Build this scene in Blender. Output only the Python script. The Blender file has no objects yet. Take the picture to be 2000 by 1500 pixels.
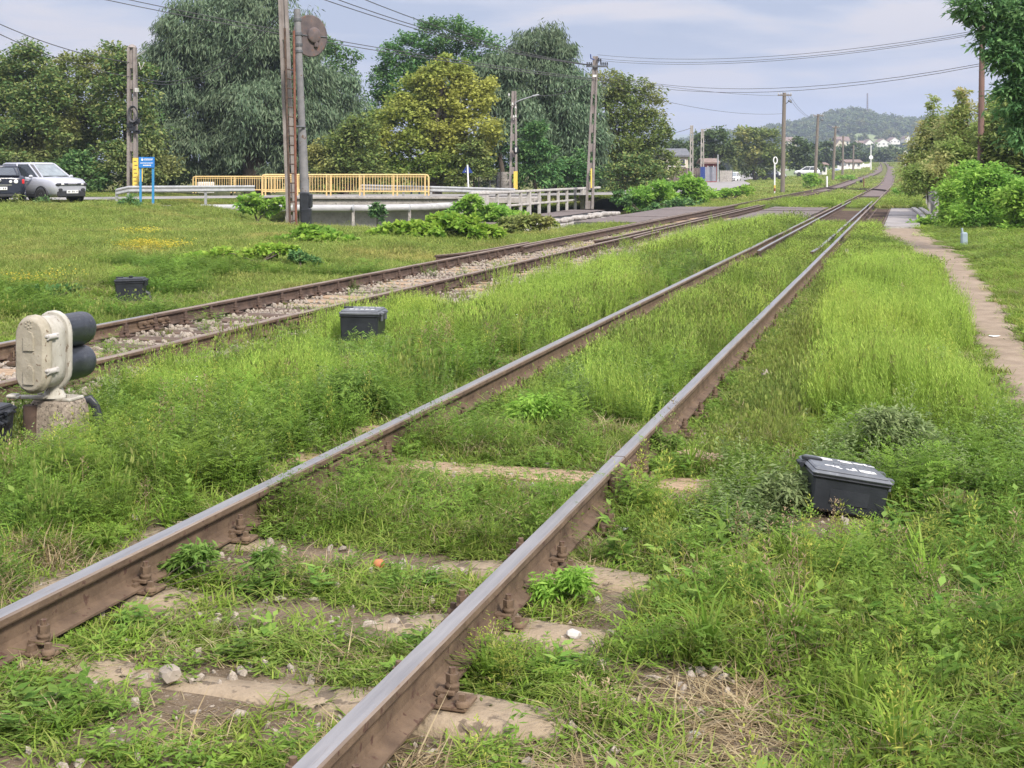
import bpy, bmesh, math, random
import numpy as np
from mathutils import Vector, Matrix, Euler

S = bpy.context.scene
COL = S.collection
R = math.radians
F = 2600.0            # focal length in photo pixels (2000 wide)
HOR = 336.0           # row of the horizon in the photo
CAMZ = 1.68           # eye height over the sleepers of the near track
TH = math.atan(769.0 / F)   # heading of the tracks against the view axis
CT, ST = math.cos(TH), math.sin(TH)

# ------------------------------------------------------------------ camera
cam_d = bpy.data.cameras.new("camera")
cam = bpy.data.objects.new("camera", cam_d)
COL.objects.link(cam)
cam.location = (0, 0, CAMZ)
cam.rotation_euler = (R(90), 0, 0)
cam_d.sensor_width = 36.0
cam_d.lens = 36.0 * F / 2000.0
cam_d.shift_y = -(750.0 - HOR) / 2000.0
cam_d.clip_start = 0.05
cam_d.clip_end = 12000
S.camera = cam

# ------------------------------------------------------------------ world: bright cloudy sky
SUN_EL, SUN_AZ = R(42), R(148)      # azimuth clockwise from the view axis (+Y)
W = bpy.data.worlds.new("World")
S.world = W
W.use_nodes = True
nt = W.node_tree
nt.nodes.clear()
N = nt.nodes.new
L = nt.links.new
wout = N("ShaderNodeOutputWorld")
bg = N("ShaderNodeBackground")
sky = N("ShaderNodeTexSky")
sky.sky_type = 'NISHITA'
sky.sun_disc = False
sky.sun_elevation = SUN_EL
sky.sun_rotation = SUN_AZ
sky.air_density = 1.2
sky.dust_density = 2.0
skys = N("ShaderNodeVectorMath"); skys.operation = 'SCALE'; skys.inputs[3].default_value = 0.085
L(sky.outputs[0], skys.inputs[0])
tc = N("ShaderNodeTexCoord")
sep = N("ShaderNodeSeparateXYZ")
L(tc.outputs['Generated'], sep.inputs[0])
mp = N("ShaderNodeMapping")
mp.inputs['Scale'].default_value = (3.0, 3.0, 22.0)
mp.inputs['Location'].default_value = (3.4, 1.2, 0.35)
L(tc.outputs['Generated'], mp.inputs[0])
nz = N("ShaderNodeTexNoise")
nz.inputs['Scale'].default_value = 1.35
nz.inputs['Detail'].default_value = 8
nz.inputs['Roughness'].default_value = 0.52
nz.inputs['Distortion'].default_value = 0.35
L(mp.outputs[0], nz.inputs['Vector'])
cr = N("ShaderNodeValToRGB")
e = cr.color_ramp.elements
e[0].position = 0.43; e[0].color = (0.36, 0.42, 0.56, 1)
e[1].position = 0.57; e[1].color = (0.76, 0.685, 0.665, 1)
m1 = e.new(0.50); m1.color = (0.54, 0.56, 0.65, 1)
L(nz.outputs[0], cr.inputs[0])
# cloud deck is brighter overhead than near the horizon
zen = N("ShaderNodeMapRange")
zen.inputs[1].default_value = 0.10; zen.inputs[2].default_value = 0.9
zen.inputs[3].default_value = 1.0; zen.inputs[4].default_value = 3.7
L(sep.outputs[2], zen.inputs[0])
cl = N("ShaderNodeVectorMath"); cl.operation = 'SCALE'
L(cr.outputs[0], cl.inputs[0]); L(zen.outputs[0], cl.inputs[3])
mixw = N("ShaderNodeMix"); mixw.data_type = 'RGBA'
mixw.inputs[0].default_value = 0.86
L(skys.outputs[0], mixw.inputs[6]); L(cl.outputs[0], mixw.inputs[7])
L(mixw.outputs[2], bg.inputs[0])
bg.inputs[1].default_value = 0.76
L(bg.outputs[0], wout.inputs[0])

# ------------------------------------------------------------------ sun behind thin cloud
sd = bpy.data.lights.new("sun", 'SUN')
sd.energy = 4.2
sd.angle = R(10)
sd.color = (1.0, 0.93, 0.83)
sun = bpy.data.objects.new("sun", sd)
COL.objects.link(sun)
dirv = Vector((math.sin(SUN_AZ) * math.cos(SUN_EL), math.cos(SUN_AZ) * math.cos(SUN_EL), math.sin(SUN_EL)))
sun.rotation_euler = (-dirv).to_track_quat('-Z', 'Y').to_euler()

S.view_settings.view_transform = 'Standard'
S.view_settings.look = 'None'
S.view_settings.exposure = 0.52
S.view_settings.gamma = 1.0
S.render.engine = 'CYCLES'
cy = S.cycles
cy.max_bounces = 6; cy.diffuse_bounces = 3; cy.glossy_bounces = 2; cy.transmission_bounces = 3
cy.transparent_max_bounces = 8; cy.volume_bounces = 0
cy.caustics_reflective = False; cy.caustics_refractive = False
cy.sample_clamp_indirect = 4.0
cy.use_denoising = True
try:
    cy.denoiser = 'OPENIMAGEDENOISE'
except Exception:
    pass

# ------------------------------------------------------------------ mapping helpers
def D(px, py, Y):
    """point seen at photo pixel (px, py) standing Y metres away"""
    return Vector(((px - 1000.0) / F * Y, Y, CAMZ - (py - HOR) / F * Y))

def G(px, py, z=0.0):
    """point of the level z seen at photo pixel (px, py)"""
    Y = F * (CAMZ - z) / (py - HOR)
    return Vector(((px - 1000.0) / F * Y, Y, z))

def UV(u, v, z=0.0):
    """u metres right of the camera and v metres on, measured along the tracks"""
    return Vector((u * CT + v * ST, -u * ST + v * CT, z))

def to_uv(X, Y):
    return X * CT - Y * ST, X * ST + Y * CT

def sm(a, b, x):
    t = min(1.0, max(0.0, (x - a) / (b - a)))
    return t * t * (3 - 2 * t)

# stream running under the bridges: from A to B in plan
SA, SB = Vector((-26.0, 79.6)), Vector((40.0, 28.3))
SDIR = (SB - SA).normalized(); SNRM = Vector((-SDIR.y, SDIR.x))

def rise(v):
    v = min(v, 480)
    return 0.0 if v < 150 else 0.02 * (v - 150) ** 2 / (v - 150 + 80)

def gz(X, Y):
    """height of the ground"""
    u, v = to_uv(X, Y)
    z = 0.02 * math.sin(X * 1.7 + 0.6 * Y) * math.sin(Y * 1.3) * sm(60, 20, Y)
    z += 0.38 * sm(-10.5, -15.5, X) * sm(24, 47, Y) * (1 - .75 * sm(55, 59, Y) * sm(-22, -17, X)) - .26 * sm(53.5, 57, Y) * sm(-17.5, -15.2, X) * sm(-7, -9, X) + .06 * sm(-11, -20, u)
    z -= 0.022 * sm(1.5, 1.15, abs(u + 2.213)) * sm(14, 9, v)
    z += rise(v) * sm(-26, -11, u) if v > 150 else 0
    # ballast bed of the far track lies a little lower, shoulder right of path a little higher
    z -= 0.13 * sm(-3.6, -5.4, u) * sm(-12, -9.4, u)
    z += 0.10 * sm(0.9, 4.0, u) * sm(14, 30, v)
    d = abs((Vector((X, Y)) - SA).dot(SNRM))
    along = (Vector((X, Y)) - SA).dot(SDIR)
    if d < 23 and along > 18:
        z -= .95 * sm(22, 8, d) * sm(-12.5, -8.5, X) * sm(-9.5, -12, u) * sm(18, 24, along)
    if d < 8 and 12 < along < 85:
        z -= 1.5 * sm(8, 4, d) * sm(12, 22, along)
    return z

# track curves: lateral position and height of the running surface
def bend(v):
    return 0.0 if v < 100 else -0.00002 * (v - 100) ** 2 - (0.000018 * (v - 280) ** 2.2 if v > 280 else 0)
def u_near(v): return -2.213 + bend(v)
def u_far(v):  return -7.375 + 2.4 * sm(170, 300, v) + bend(v)
def z_near(v): return 0.172 + rise(v)
def z_far(v):  return 0.080 + rise(v)

# ------------------------------------------------------------------ object helpers
def prop(o, label=None, cat=None, group=None, kind=None):
    if label: o['label'] = label
    if cat: o['category'] = cat
    if group: o['group'] = group
    if kind: o['kind'] = kind
    return o

def thing(name, label, cat, loc=(0, 0, 0), rz=0.0, group=None):
    o = bpy.data.objects.new(name, None)
    o.empty_display_size = 0.2
    COL.objects.link(o)
    o.location = loc
    o.rotation_euler = (0, 0, rz)
    return prop(o, label, cat, group)

def copy_tree(o, parent=None):
    c = o.copy()
    COL.objects.link(c)
    c.parent = parent
    for ch in list(o.children):
        copy_tree(ch, c)
    return c

class MB:
    """collects simple shapes into one mesh; every shape may have its own material slot"""
    def __init__(s):
        s.v = []; s.f = []; s.m = []; s.sm = []
    def add(s, vs, fs, mi=0, smooth=False):
        b = len(s.v)
        s.v += [tuple(p) for p in vs]
        for f in fs:
            s.f.append(tuple(b + i for i in f)); s.m.append(mi); s.sm.append(smooth)
        return s
    def box(s, c, d, mi=0, rot=None, taper=1.0, bev=0.0):
        """box centre c, size d; taper scales the top; bev cuts the edges"""
        c = Vector(c); hx, hy, hz = d[0] / 2, d[1] / 2, d[2] / 2
        if bev > 0:
            b = min(bev, hx * .9, hy * .9, hz * .9)
            vs = []; rings = [(-hz, b), (-hz + b, 0), (hz - b, 0), (hz, b)]
            for z, i in rings:
                t = 1 + (taper - 1) * (z + hz) / (2 * hz)
                x, y = (hx - i) * t, (hy - i) * t; k = max(b * t - i * 0.0, 0.0)
                xx, yy = hx * t - i, hy * t - i
                q = min(b, xx * .8, yy * .8)
                vs += [Vector(p) for p in ((xx - q, -yy, z), (xx, -yy + q, z), (xx, yy - q, z), (xx - q, yy, z),
                                           (-xx + q, yy, z), (-xx, yy - q, z), (-xx, -yy + q, z), (-xx + q, -yy, z))]
            fs = [tuple(range(7, -1, -1)), tuple(range(24, 32))]
            for r in range(3):
                for k in range(8):
                    a, bq = r * 8 + k, r * 8 + (k + 1) % 8
                    fs.append((a, bq, bq + 8, a + 8))
        else:
            t = taper
            vs = [Vector(p) for p in ((-hx, -hy, -hz), (hx, -hy, -hz), (hx, hy, -hz), (-hx, hy, -hz),
                                      (-hx * t, -hy * t, hz), (hx * t, -hy * t, hz), (hx * t, hy * t, hz), (-hx * t, hy * t, hz))]
            fs = [(3, 2, 1, 0), (4, 5, 6, 7), (0, 1, 5, 4), (1, 2, 6, 5), (2, 3, 7, 6), (3, 0, 4, 7)]
        if rot is not None:
            M = rot if isinstance(rot, Matrix) else Euler(rot).to_matrix()
            vs = [M @ p for p in vs]
        return s.add([p + c for p in vs], fs, mi)
    def tube(s, pts, rad, n=8, mi=0, cap=True, smooth=True, flat=1.0):
        pts = [Vector(p) for p in pts]
        rads = rad if isinstance(rad, (list, tuple)) else [rad] * len(pts)
        vs = []; fs = []
        up = Vector((0, 0, 1))
        for i, p in enumerate(pts):
            t = (pts[min(i + 1, len(pts) - 1)] - pts[max(i - 1, 0)]).normalized()
            if i == 0:
                a = t.cross(up)
                if a.length < 1e-3: a = Vector((1, 0, 0))
                a.normalize()
            else:
                a = (a - t * a.dot(t)).normalized()
            b = t.cross(a)
            for k in range(n):
                w = 2 * math.pi * k / n + math.pi / n
                vs.append(p + a * (math.cos(w) * rads[i]) + b * (math.sin(w) * rads[i] * flat))
        for i in range(len(pts) - 1):
            for k in range(n):
                q = (k + 1) % n
                fs.append((i * n + k, i * n + q, i * n + n + q, i * n + n + k))
        s.add(vs, fs, mi, smooth)
        if cap:
            s.add(vs[:n], [tuple(range(n - 1, -1, -1))], mi)
            s.add(vs[-n:], [tuple(range(n))], mi)
        return s
    def cyl(s, a, b, r0, r1=None, n=12, mi=0, smooth=True):
        return s.tube([a, b], [r0, r0 if r1 is None else r1], n, mi, True, smooth)
    def lathe(s, prof, n=20, mi=0, mat=None, smooth=True, cap=True):
        """prof: (radius, height) pairs about local Z; mat: placing matrix"""
        vs = []; fs = []
        for r, z in prof:
            for k in range(n):
                w = 2 * math.pi * k / n
                p = Vector((math.cos(w) * r, math.sin(w) * r, z))
                vs.append(mat @ p if mat else p)
        for i in range(len(prof) - 1):
            for k in range(n):
                q = (k + 1) % n
                fs.append((i * n + k, i * n + q, i * n + n + q, i * n + n + k))
        s.add(vs, fs, mi, smooth)
        if cap:
            s.add(vs[:n], [tuple(range(n - 1, -1, -1))], mi)
            s.add(vs[-n:], [tuple(range(n))], mi)
        return s
    def prism(s, poly, a, b, mi=0, smooth=False):
        """polygon given as function t -> points: poly is a list of Vectors, swept by vector b after offset a"""
        a = Vector(a); b = Vector(b)
        n = len(poly)
        lo = [Vector(p) + a for p in poly]; hi = [p + b for p in lo]
        s.add(lo + hi, [(i, (i + 1) % n, n + (i + 1) % n, n + i) for i in range(n)], mi, smooth)
        s.add(lo, [tuple(range(n - 1, -1, -1))], mi)
        return s.add(hi, [tuple(range(n))], mi)
    def loft(s, secs, mi=0, closed=True, cap=True, smooth=True, mis=None):
        n = len(secs[0]); vs = [p for q in secs for p in q]; b = len(s.v)
        s.v += [tuple(p) for p in vs]
        kmax = n if closed else n - 1
        for i in range(len(secs) - 1):
            for k in range(kmax):
                q = (k + 1) % n
                s.f.append((b + i * n + k, b + i * n + q, b + i * n + n + q, b + i * n + n + k))
                s.m.append(mis(i, k) if mis else mi); s.sm.append(smooth)
        if cap and closed:
            s.f.append(tuple(b + k for k in range(n - 1, -1, -1))); s.m.append(mi); s.sm.append(False)
            o = b + (len(secs) - 1) * n
            s.f.append(tuple(o + k for k in range(n))); s.m.append(mi); s.sm.append(False)
        return s
    def mesh(s, name, mats):
        me = bpy.data.meshes.new(name)
        me.from_pydata(s.v, [], s.f)
        for m in (mats if isinstance(mats, (list, tuple)) else [mats]):
            me.materials.append(m)
        me.polygons.foreach_set('material_index', s.m)
        me.polygons.foreach_set('use_smooth', s.sm)
        me.update()
        return me
    def build(s, name, mats, parent=None):
        o = bpy.data.objects.new(name, s.mesh(name, mats))
        COL.objects.link(o)
        o.parent = parent
        return o

# ------------------------------------------------------------------ materials
def ramp(nt, fac, stops):
    c = nt.nodes.new("ShaderNodeValToRGB")
    el = c.color_ramp.elements
    el[0].position, el[0].color = stops[0][0], (*stops[0][1], 1)
    el[1].position, el[1].color = stops[-1][0], (*stops[-1][1], 1)
    for p, k in stops[1:-1]:
        q = el.new(p); q.color = (*k, 1)
    nt.links.new(fac, c.inputs[0])
    return c.outputs[0]

def noise(nt, vec, scale, detail=4, rough=0.55, dist=0.0):
    n = nt.nodes.new("ShaderNodeTexNoise")
    n.inputs['Scale'].default_value = scale
    n.inputs['Detail'].default_value = detail
    n.inputs['Roughness'].default_value = rough
    n.inputs['Distortion'].default_value = dist
    nt.links.new(vec, n.inputs['Vector'])
    return n.outputs[0]

def mixc(nt, fac, a, b, mode='MIX'):
    m = nt.nodes.new("ShaderNodeMix"); m.data_type = 'RGBA'; m.blend_type = mode
    if isinstance(fac, float): m.inputs[0].default_value = fac
    else: nt.links.new(fac, m.inputs[0])
    for s_, x in ((6, a), (7, b)):
        if isinstance(x, tuple): m.inputs[s_].default_value = (*x, 1)
        else: nt.links.new(x, m.inputs[s_])
    return m.outputs[2]

def pm(name, c1, c2, scale=6.0, rough=0.8, metal=0.0, bump=0.15, spots=None, spot_scale=30.0, spot_cut=0.62,
       stretch=(1, 1, 1), spec=0.4, world=False):
    """weathered surface: two tones by noise, optional spots of a third tone, noise bump"""
    m = bpy.data.materials.new(name)
    m.use_nodes = True
    nt = m.node_tree
    b = nt.nodes['Principled BSDF']
    if world:
        vec = nt.nodes.new("ShaderNodeNewGeometry").outputs['Position']
    else:
        vec = nt.nodes.new("ShaderNodeTexCoord").outputs['Object']
    mpn = nt.nodes.new("ShaderNodeMapping"); mpn.inputs['Scale'].default_value = stretch
    nt.links.new(vec, mpn.inputs[0]); vec = mpn.outputs[0]
    n1 = noise(nt, vec, scale, 6, 0.6)
    col = ramp(nt, n1, [(0.32, c1), (0.68, c2)])
    if spots:
        n2 = noise(nt, vec, spot_scale, 3, 0.6)
        k = ramp(nt, n2, [(spot_cut, (0, 0, 0)), (spot_cut + 0.06, (1, 1, 1))])
        col = mixc(nt, k, col, spots)
    nt.links.new(col, b.inputs['Base Color'])
    b.inputs['Roughness'].default_value = rough
    b.inputs['Metallic'].default_value = metal
    b.inputs['Specular IOR Level'].default_value = spec
    if bump > 0:
        bp = nt.nodes.new("ShaderNodeBump"); bp.inputs['Strength'].default_value = bump
        bp.inputs['Distance'].default_value = 0.02
        nt.links.new(noise(nt, vec, scale * 4, 5, 0.65), bp.inputs['Height'])
        nt.links.new(bp.outputs[0], b.inputs['Normal'])
    return m

def leafmat(name, cols, trans=0.35, patch=0.5, patch_cols=None, rough=0.6, inst=True):
    """leaves: tone varies from leaf to leaf, from plant to plant and in patches over the ground"""
    m = bpy.data.materials.new(name)
    m.use_nodes = True
    nt = m.node_tree
    b = nt.nodes['Principled BSDF']; out = nt.nodes['Material Output']
    geo = nt.nodes.new("ShaderNodeNewGeometry")
    n = len(cols)
    isl = ramp(nt, geo.outputs['Random Per Island'], [(i / max(1, n - 1), c) for i, c in enumerate(cols)])
    col = isl
    pn = noise(nt, geo.outputs['Position'], patch, 3, 0.6)
    if patch_cols:
        k = ramp(nt, pn, [(0.50, (0, 0, 0)), (0.66, (1, 1, 1))])
        col = mixc(nt, k, col, patch_cols)
    oi = nt.nodes.new("ShaderNodeObjectInfo")
    hv = nt.nodes.new("ShaderNodeHueSaturation")
    mr = nt.nodes.new("ShaderNodeMapRange")
    mr.inputs[3].default_value = 0.72; mr.inputs[4].default_value = 1.30
    nt.links.new(oi.outputs['Random'] if inst else pn, mr.inputs[0])
    nt.links.new(mr.outputs[0], hv.inputs['Value'])
    mr2 = nt.nodes.new("ShaderNodeMapRange")
    mr2.inputs[1].default_value = 0.3; mr2.inputs[2].default_value = 0.7
    mr2.inputs[3].default_value = 0.485; mr2.inputs[4].default_value = 0.515
    nt.links.new(pn, mr2.inputs[0]); nt.links.new(mr2.outputs[0], hv.inputs['Hue'])
    nt.links.new(col, hv.inputs['Color'])
    nt.links.new(hv.outputs[0], b.inputs['Base Color'])
    b.inputs['Roughness'].default_value = rough
    b.inputs['Specular IOR Level'].default_value = 0.08
    tr = nt.nodes.new("ShaderNodeBsdfTranslucent")
    nt.links.new(hv.outputs[0], tr.inputs[0])
    mx = nt.nodes.new("ShaderNodeMixShader"); mx.inputs[0].default_value = trans
    nt.links.new(b.outputs[0], mx.inputs[1]); nt.links.new(tr.outputs[0], mx.inputs[2])
    nt.links.new(mx.outputs[0], out.inputs['Surface'])
    return m

M = {}
M['rust'] = pm('rail_rust', (0.080, 0.052, 0.034), (0.155, 0.105, 0.068), 9, 0.9, bump=0.25, spots=(0.075, 0.04, 0.028), spot_scale=22, spot_cut=.6)
M['rust_dark'] = pm('rail_rust_dark', (0.05, 0.033, 0.026), (0.115, 0.075, 0.055), 7, 0.9, bump=0.25, spots=(0.05, 0.035, 0.03))
M['railtop'] = pm('rail_running_surface', (0.28, 0.27, 0.27), (0.41, 0.395, 0.385), 5, 0.33, 0.75, bump=0.05, spots=(0.30, 0.26, 0.24), spot_scale=14, spot_cut=.66, stretch=(6, .35, 6))
M['railtop_worn'] = pm('rail_top_brownish', (0.15, 0.11, 0.085), (0.28, 0.225, 0.185), 4, 0.6, 0.2, bump=0.08, spots=(0.2, 0.14, 0.1), stretch=(6, .5, 6))
M['concrete'] = pm('sleeper_concrete', (0.215, 0.165, 0.11), (0.31, 0.245, 0.17), 7, 0.95, bump=0.7, spots=(0.13, 0.10, 0.07), spot_scale=13, spot_cut=.57)
M['concrete_grey'] = pm('old_grey_concrete', (0.27, 0.25, 0.23), (0.42, 0.39, 0.36), 3.5, 0.95, bump=0.35, spots=(0.16, 0.15, 0.13), spot_scale=10, spot_cut=.58)
M['concrete_pale'] = pm('pale_concrete', (0.33, 0.315, 0.29), (0.49, 0.465, 0.44), 3.5, 0.95, bump=0.3, spots=(0.30, 0.28, 0.25), spot_scale=12)
M['concrete_rough'] = pm('exposed_aggregate', (0.20, 0.165, 0.13), (0.50, 0.42, 0.33), 38, 0.95, bump=0.9, spots=(0.10, 0.08, 0.06), spot_scale=50, spot_cut=.57)
M['wood'] = pm('weathered_sleeper_wood', (0.25, 0.17, 0.105), (0.42, 0.31, 0.21), 5, 0.95, bump=0.5, spots=(0.08, 0.055, 0.04), spot_scale=16, spot_cut=.6, stretch=(.5, 7, 7))
M['wood_dark'] = pm('dark_sleeper_wood', (0.07, 0.05, 0.04), (0.17, 0.12, 0.09), 5, 0.95, bump=0.5, stretch=(.5, 7, 7))
M['pole_wood'] = pm('grey_pole_wood', (0.12, 0.10, 0.085), (0.23, 0.20, 0.17), 4, 0.95, bump=0.3, stretch=(6, 6, .4))
M['pole_conc'] = pm('pole_concrete', (0.18, 0.155, 0.145), (0.28, 0.25, 0.235), 2.5, 0.95, bump=0.25, spots=(0.17, 0.15, 0.14), spot_scale=7)
M['black'] = pm('black_enamel', (0.012, 0.014, 0.018), (0.028, 0.031, 0.038), 5, 0.42, bump=0.12, spots=(0.045, 0.045, 0.048), spot_scale=14, spot_cut=.66)
M['black_lid'] = pm('black_lid_dusty', (0.085, 0.092, 0.105), (0.135, 0.145, 0.16), 6, 0.5, bump=0.12, spots=(0.17, 0.18, 0.19), spot_scale=25)
M['hood'] = pm('hood_black_metal', (0.022, 0.025, 0.034), (0.05, 0.055, 0.068), 7, 0.36, bump=0.2, spots=(0.075, 0.078, 0.085), spot_scale=30, spot_cut=.6)
M['cream'] = pm('cream_paint_chipped', (0.30, 0.28, 0.235), (0.47, 0.45, 0.40), 7, 0.75, bump=0.3, spots=(0.15, 0.11, 0.075), spot_scale=22, spot_cut=.62, stretch=(1.6, 1.6, .8))
M['cream_door'] = pm('cream_door_darker', (0.23, 0.205, 0.155), (0.38, 0.345, 0.275), 6, 0.75, bump=0.3, spots=(0.14, 0.10, 0.065), spot_scale=24, spot_cut=.62)  # darker cream than the housing, with brown spots
M['white'] = pm('white_paint', (0.68, 0.68, 0.67), (0.80, 0.80, 0.80), 8, 0.7, bump=0.05)
M['steel'] = pm('galvanised_steel', (0.28, 0.29, 0.30), (0.40, 0.41, 0.42), 6, 0.55, 0.3, bump=0.08)
M['steel_dark'] = pm('dark_steel', (0.07, 0.075, 0.085), (0.14, 0.145, 0.155), 6, 0.6, 0.3, bump=0.1)
M['rust_red'] = pm('red_rusted_steel', (0.13, 0.05, 0.035), (0.23, 0.10, 0.065), 6, 0.85, bump=0.2)
M['yellow'] = pm('yellow_railing_paint', (0.60, 0.42, 0.17), (0.70, 0.51, 0.25), 5, 0.6, bump=0.05, spots=(0.5, 0.32, 0.16), spot_scale=20, spot_cut=.66)
M['sign_yellow'] = pm('yellow_sign', (0.70, 0.50, 0.08), (0.78, 0.57, 0.12), 4, 0.6, bump=0)
M['blue'] = pm('blue_sign', (0.02, 0.16, 0.48), (0.03, 0.20, 0.56), 4, 0.5, bump=0)
M['blue_post'] = pm('blue_post', (0.03, 0.20, 0.42), (0.05, 0.26, 0.50), 4, 0.5, bump=0)
M['navy'] = pm('dark_blue_plate', (0.012, 0.035, 0.17), (0.02, 0.05, 0.22), 4, 0.6, bump=0)
M['deck'] = pm('brown_steel_deck', (0.105, 0.085, 0.078), (0.165, 0.135, 0.125), 2.5, 0.85, bump=0.3, spots=(0.10, 0.07, 0.06), spot_scale=5)
M['deck_grey'] = pm('grey_deck_plate', (0.21, 0.195, 0.19), (0.30, 0.275, 0.265), 2.0, 0.85, bump=0.25)
M['asphalt'] = pm('asphalt', (0.20, 0.19, 0.18), (0.30, 0.285, 0.27), 0.8, 0.95, bump=0.1, world=True)
M['pipe'] = pm('foil_wrapped_pipe', (0.28, 0.28, 0.285), (0.44, 0.44, 0.44), 2.2, 0.6, bump=0.4, stretch=(.5, 3, 3))
M['wire'] = pm('wire_black', (0.05, 0.05, 0.055), (0.08, 0.08, 0.085), 4, 0.7, bump=0)
M['porcelain'] = pm('porcelain', (0.45, 0.44, 0.42), (0.6, 0.6, 0.58), 4, 0.3, bump=0)
M['glass'] = pm('car_glass', (0.025, 0.03, 0.035), (0.05, 0.06, 0.07), 2, 0.06, bump=0, spec=0.8)
M['glass_bright'] = pm('windscreen_painted_reflection', (0.10, 0.13, 0.15), (0.22, 0.26, 0.28), 3, 0.05, bump=0, spec=0.9)  # paler than the other windows: a reflection put into the base colour
M['silver'] = pm('silver_car_paint', (0.44, 0.45, 0.50), (0.47, 0.48, 0.53), 2, 0.28, 0.35, bump=0)
M['carwhite'] = pm('white_car_paint', (0.68, 0.69, 0.70), (0.72, 0.73, 0.74), 2, 0.3, bump=0)
M['cardark'] = pm('dark_car_paint', (0.018, 0.022, 0.036), (0.026, 0.03, 0.05), 2, 0.2, bump=0, spec=0.6)
M['tyre'] = pm('tyre', (0.015, 0.015, 0.016), (0.03, 0.03, 0.03), 9, 0.9, bump=0)
M['plastic'] = pm('black_plastic', (0.02, 0.021, 0.024), (0.035, 0.036, 0.04), 6, 0.6, bump=0)
M['chrome'] = pm('chrome', (0.6, 0.6, 0.62), (0.72, 0.72, 0.74), 3, 0.15, 0.9, bump=0)
M['red_lens'] = pm('red_lamp', (0.50, 0.02, 0.025), (0.62, 0.05, 0.05), 3, 0.15, bump=0)
M['wall_white'] = pm('white_render', (0.62, 0.60, 0.58), (0.74, 0.72, 0.70), 1.5, 0.9, bump=0.05)
M['wall_cream'] = pm('cream_render', (0.52, 0.47, 0.38), (0.62, 0.57, 0.47), 1.5, 0.9, bump=0.05)
M['roof_dark'] = pm('dark_roof', (0.08, 0.085, 0.095), (0.15, 0.155, 0.17), 3, 0.7, bump=0.2)
M['roof_brown'] = pm('brown_roof', (0.16, 0.115, 0.095), (0.25, 0.185, 0.16), 2, 0.85, bump=0.2)
M['fence_brown'] = pm('brown_boards', (0.10, 0.075, 0.07), (0.17, 0.125, 0.115), 3, 0.8, bump=0.2)
M['fence_red'] = pm('red_boards', (0.20, 0.045, 0.045), (0.28, 0.075, 0.07), 3, 0.8, bump=0.2)
M['gate_grey'] = pm('grey_gate', (0.20, 0.21, 0.25), (0.27, 0.28, 0.32), 3, 0.7, bump=0.1)
M['bark'] = pm('bark', (0.06, 0.048, 0.038), (0.13, 0.105, 0.085), 6, 0.95, bump=0.5, stretch=(3, 3, .7))
M['stone'] = pm('ballast_stone', (0.19, 0.16, 0.13), (0.41, 0.36, 0.30), 3, 0.95, bump=0.3, spots=(0.2, 0.13, 0.09), spot_scale=8)
M['terra'] = pm('grey_blue_plastic', (0.25, 0.32, 0.37), (0.34, 0.41, 0.46), 6, 0.6, bump=0.1)
# ================================================================== GROUND
def ground_mat():
    m = bpy.data.materials.new('soil_and_moss')
    m.use_nodes = True
    nt = m.node_tree
    b = nt.nodes['Principled BSDF']
    pos = nt.nodes.new("ShaderNodeNewGeometry").outputs['Position']
    soil = ramp(nt, noise(nt, pos, 2.2, 8, 0.65), [(0.3, (0.11, 0.08, 0.055)), (0.55, (0.19, 0.145, 0.10)), (0.72, (0.28, 0.225, 0.165))])
    peb = ramp(nt, noise(nt, pos, 55, 3, 0.7), [(0.58, (0, 0, 0)), (0.66, (1, 1, 1))])
    soil = mixc(nt, peb, soil, (0.31, 0.26, 0.205))
    moss = ramp(nt, noise(nt, pos, 7, 6, 0.7), [(0.3, (0.085, 0.10, 0.03)), (0.7, (0.17, 0.17, 0.065))])
    ln = nt.nodes.new("ShaderNodeVectorMath"); ln.operation = 'LENGTH'
    nt.links.new(pos, ln.inputs[0])
    mr = nt.nodes.new("ShaderNodeMapRange")
    mr.inputs[1].default_value = 6; mr.inputs[2].default_value = 26
    mr.inputs[3].default_value = -0.18; mr.inputs[4].default_value = 0.42
    nt.links.new(ln.outputs['Value'], mr.inputs[0])
    ad = nt.nodes.new("ShaderNodeMath"); ad.operation = 'ADD'
    nt.links.new(noise(nt, pos, 0.9, 4, 0.6), ad.inputs[0]); nt.links.new(mr.outputs[0], ad.inputs[1])
    k = ramp(nt, ad.outputs[0], [(0.46, (0, 0, 0)), (0.62, (1, 1, 1))])
    nt.links.new(mixc(nt, k, soil, moss), b.inputs['Base Color'])
    b.inputs['Roughness'].default_value = 1.0
    b.inputs['Specular IOR Level'].default_value = 0.1
    bp = nt.nodes.new("ShaderNodeBump"); bp.inputs['Strength'].default_value = 1.0; bp.inputs['Distance'].default_value = 0.03
    nt.links.new(noise(nt, pos, 26, 6, 0.7), bp.inputs['Height'])
    nt.links.new(bp.outputs[0], b.inputs['Normal'])
    return m

def grid_mesh(name, us, vs, fz, mat):
    nu, nv = len(us), len(vs)
    co = []
    for v in vs:
        for u in us:
            p = UV(u, v)
            co.append((p.x, p.y, fz(p.x, p.y)))
    fs = [(j * nu + i, j * nu + i + 1, (j + 1) * nu + i + 1, (j + 1) * nu + i) for j in range(nv - 1) for i in range(nu - 1)]
    me = bpy.data.meshes.new(name)
    me.from_pydata(co, [], fs)
    me.materials.append(mat)
    me.polygons.foreach_set('use_smooth', [True] * len(fs))
    o = bpy.data.objects.new(name, me)
    COL.objects.link(o)
    return o

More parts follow.
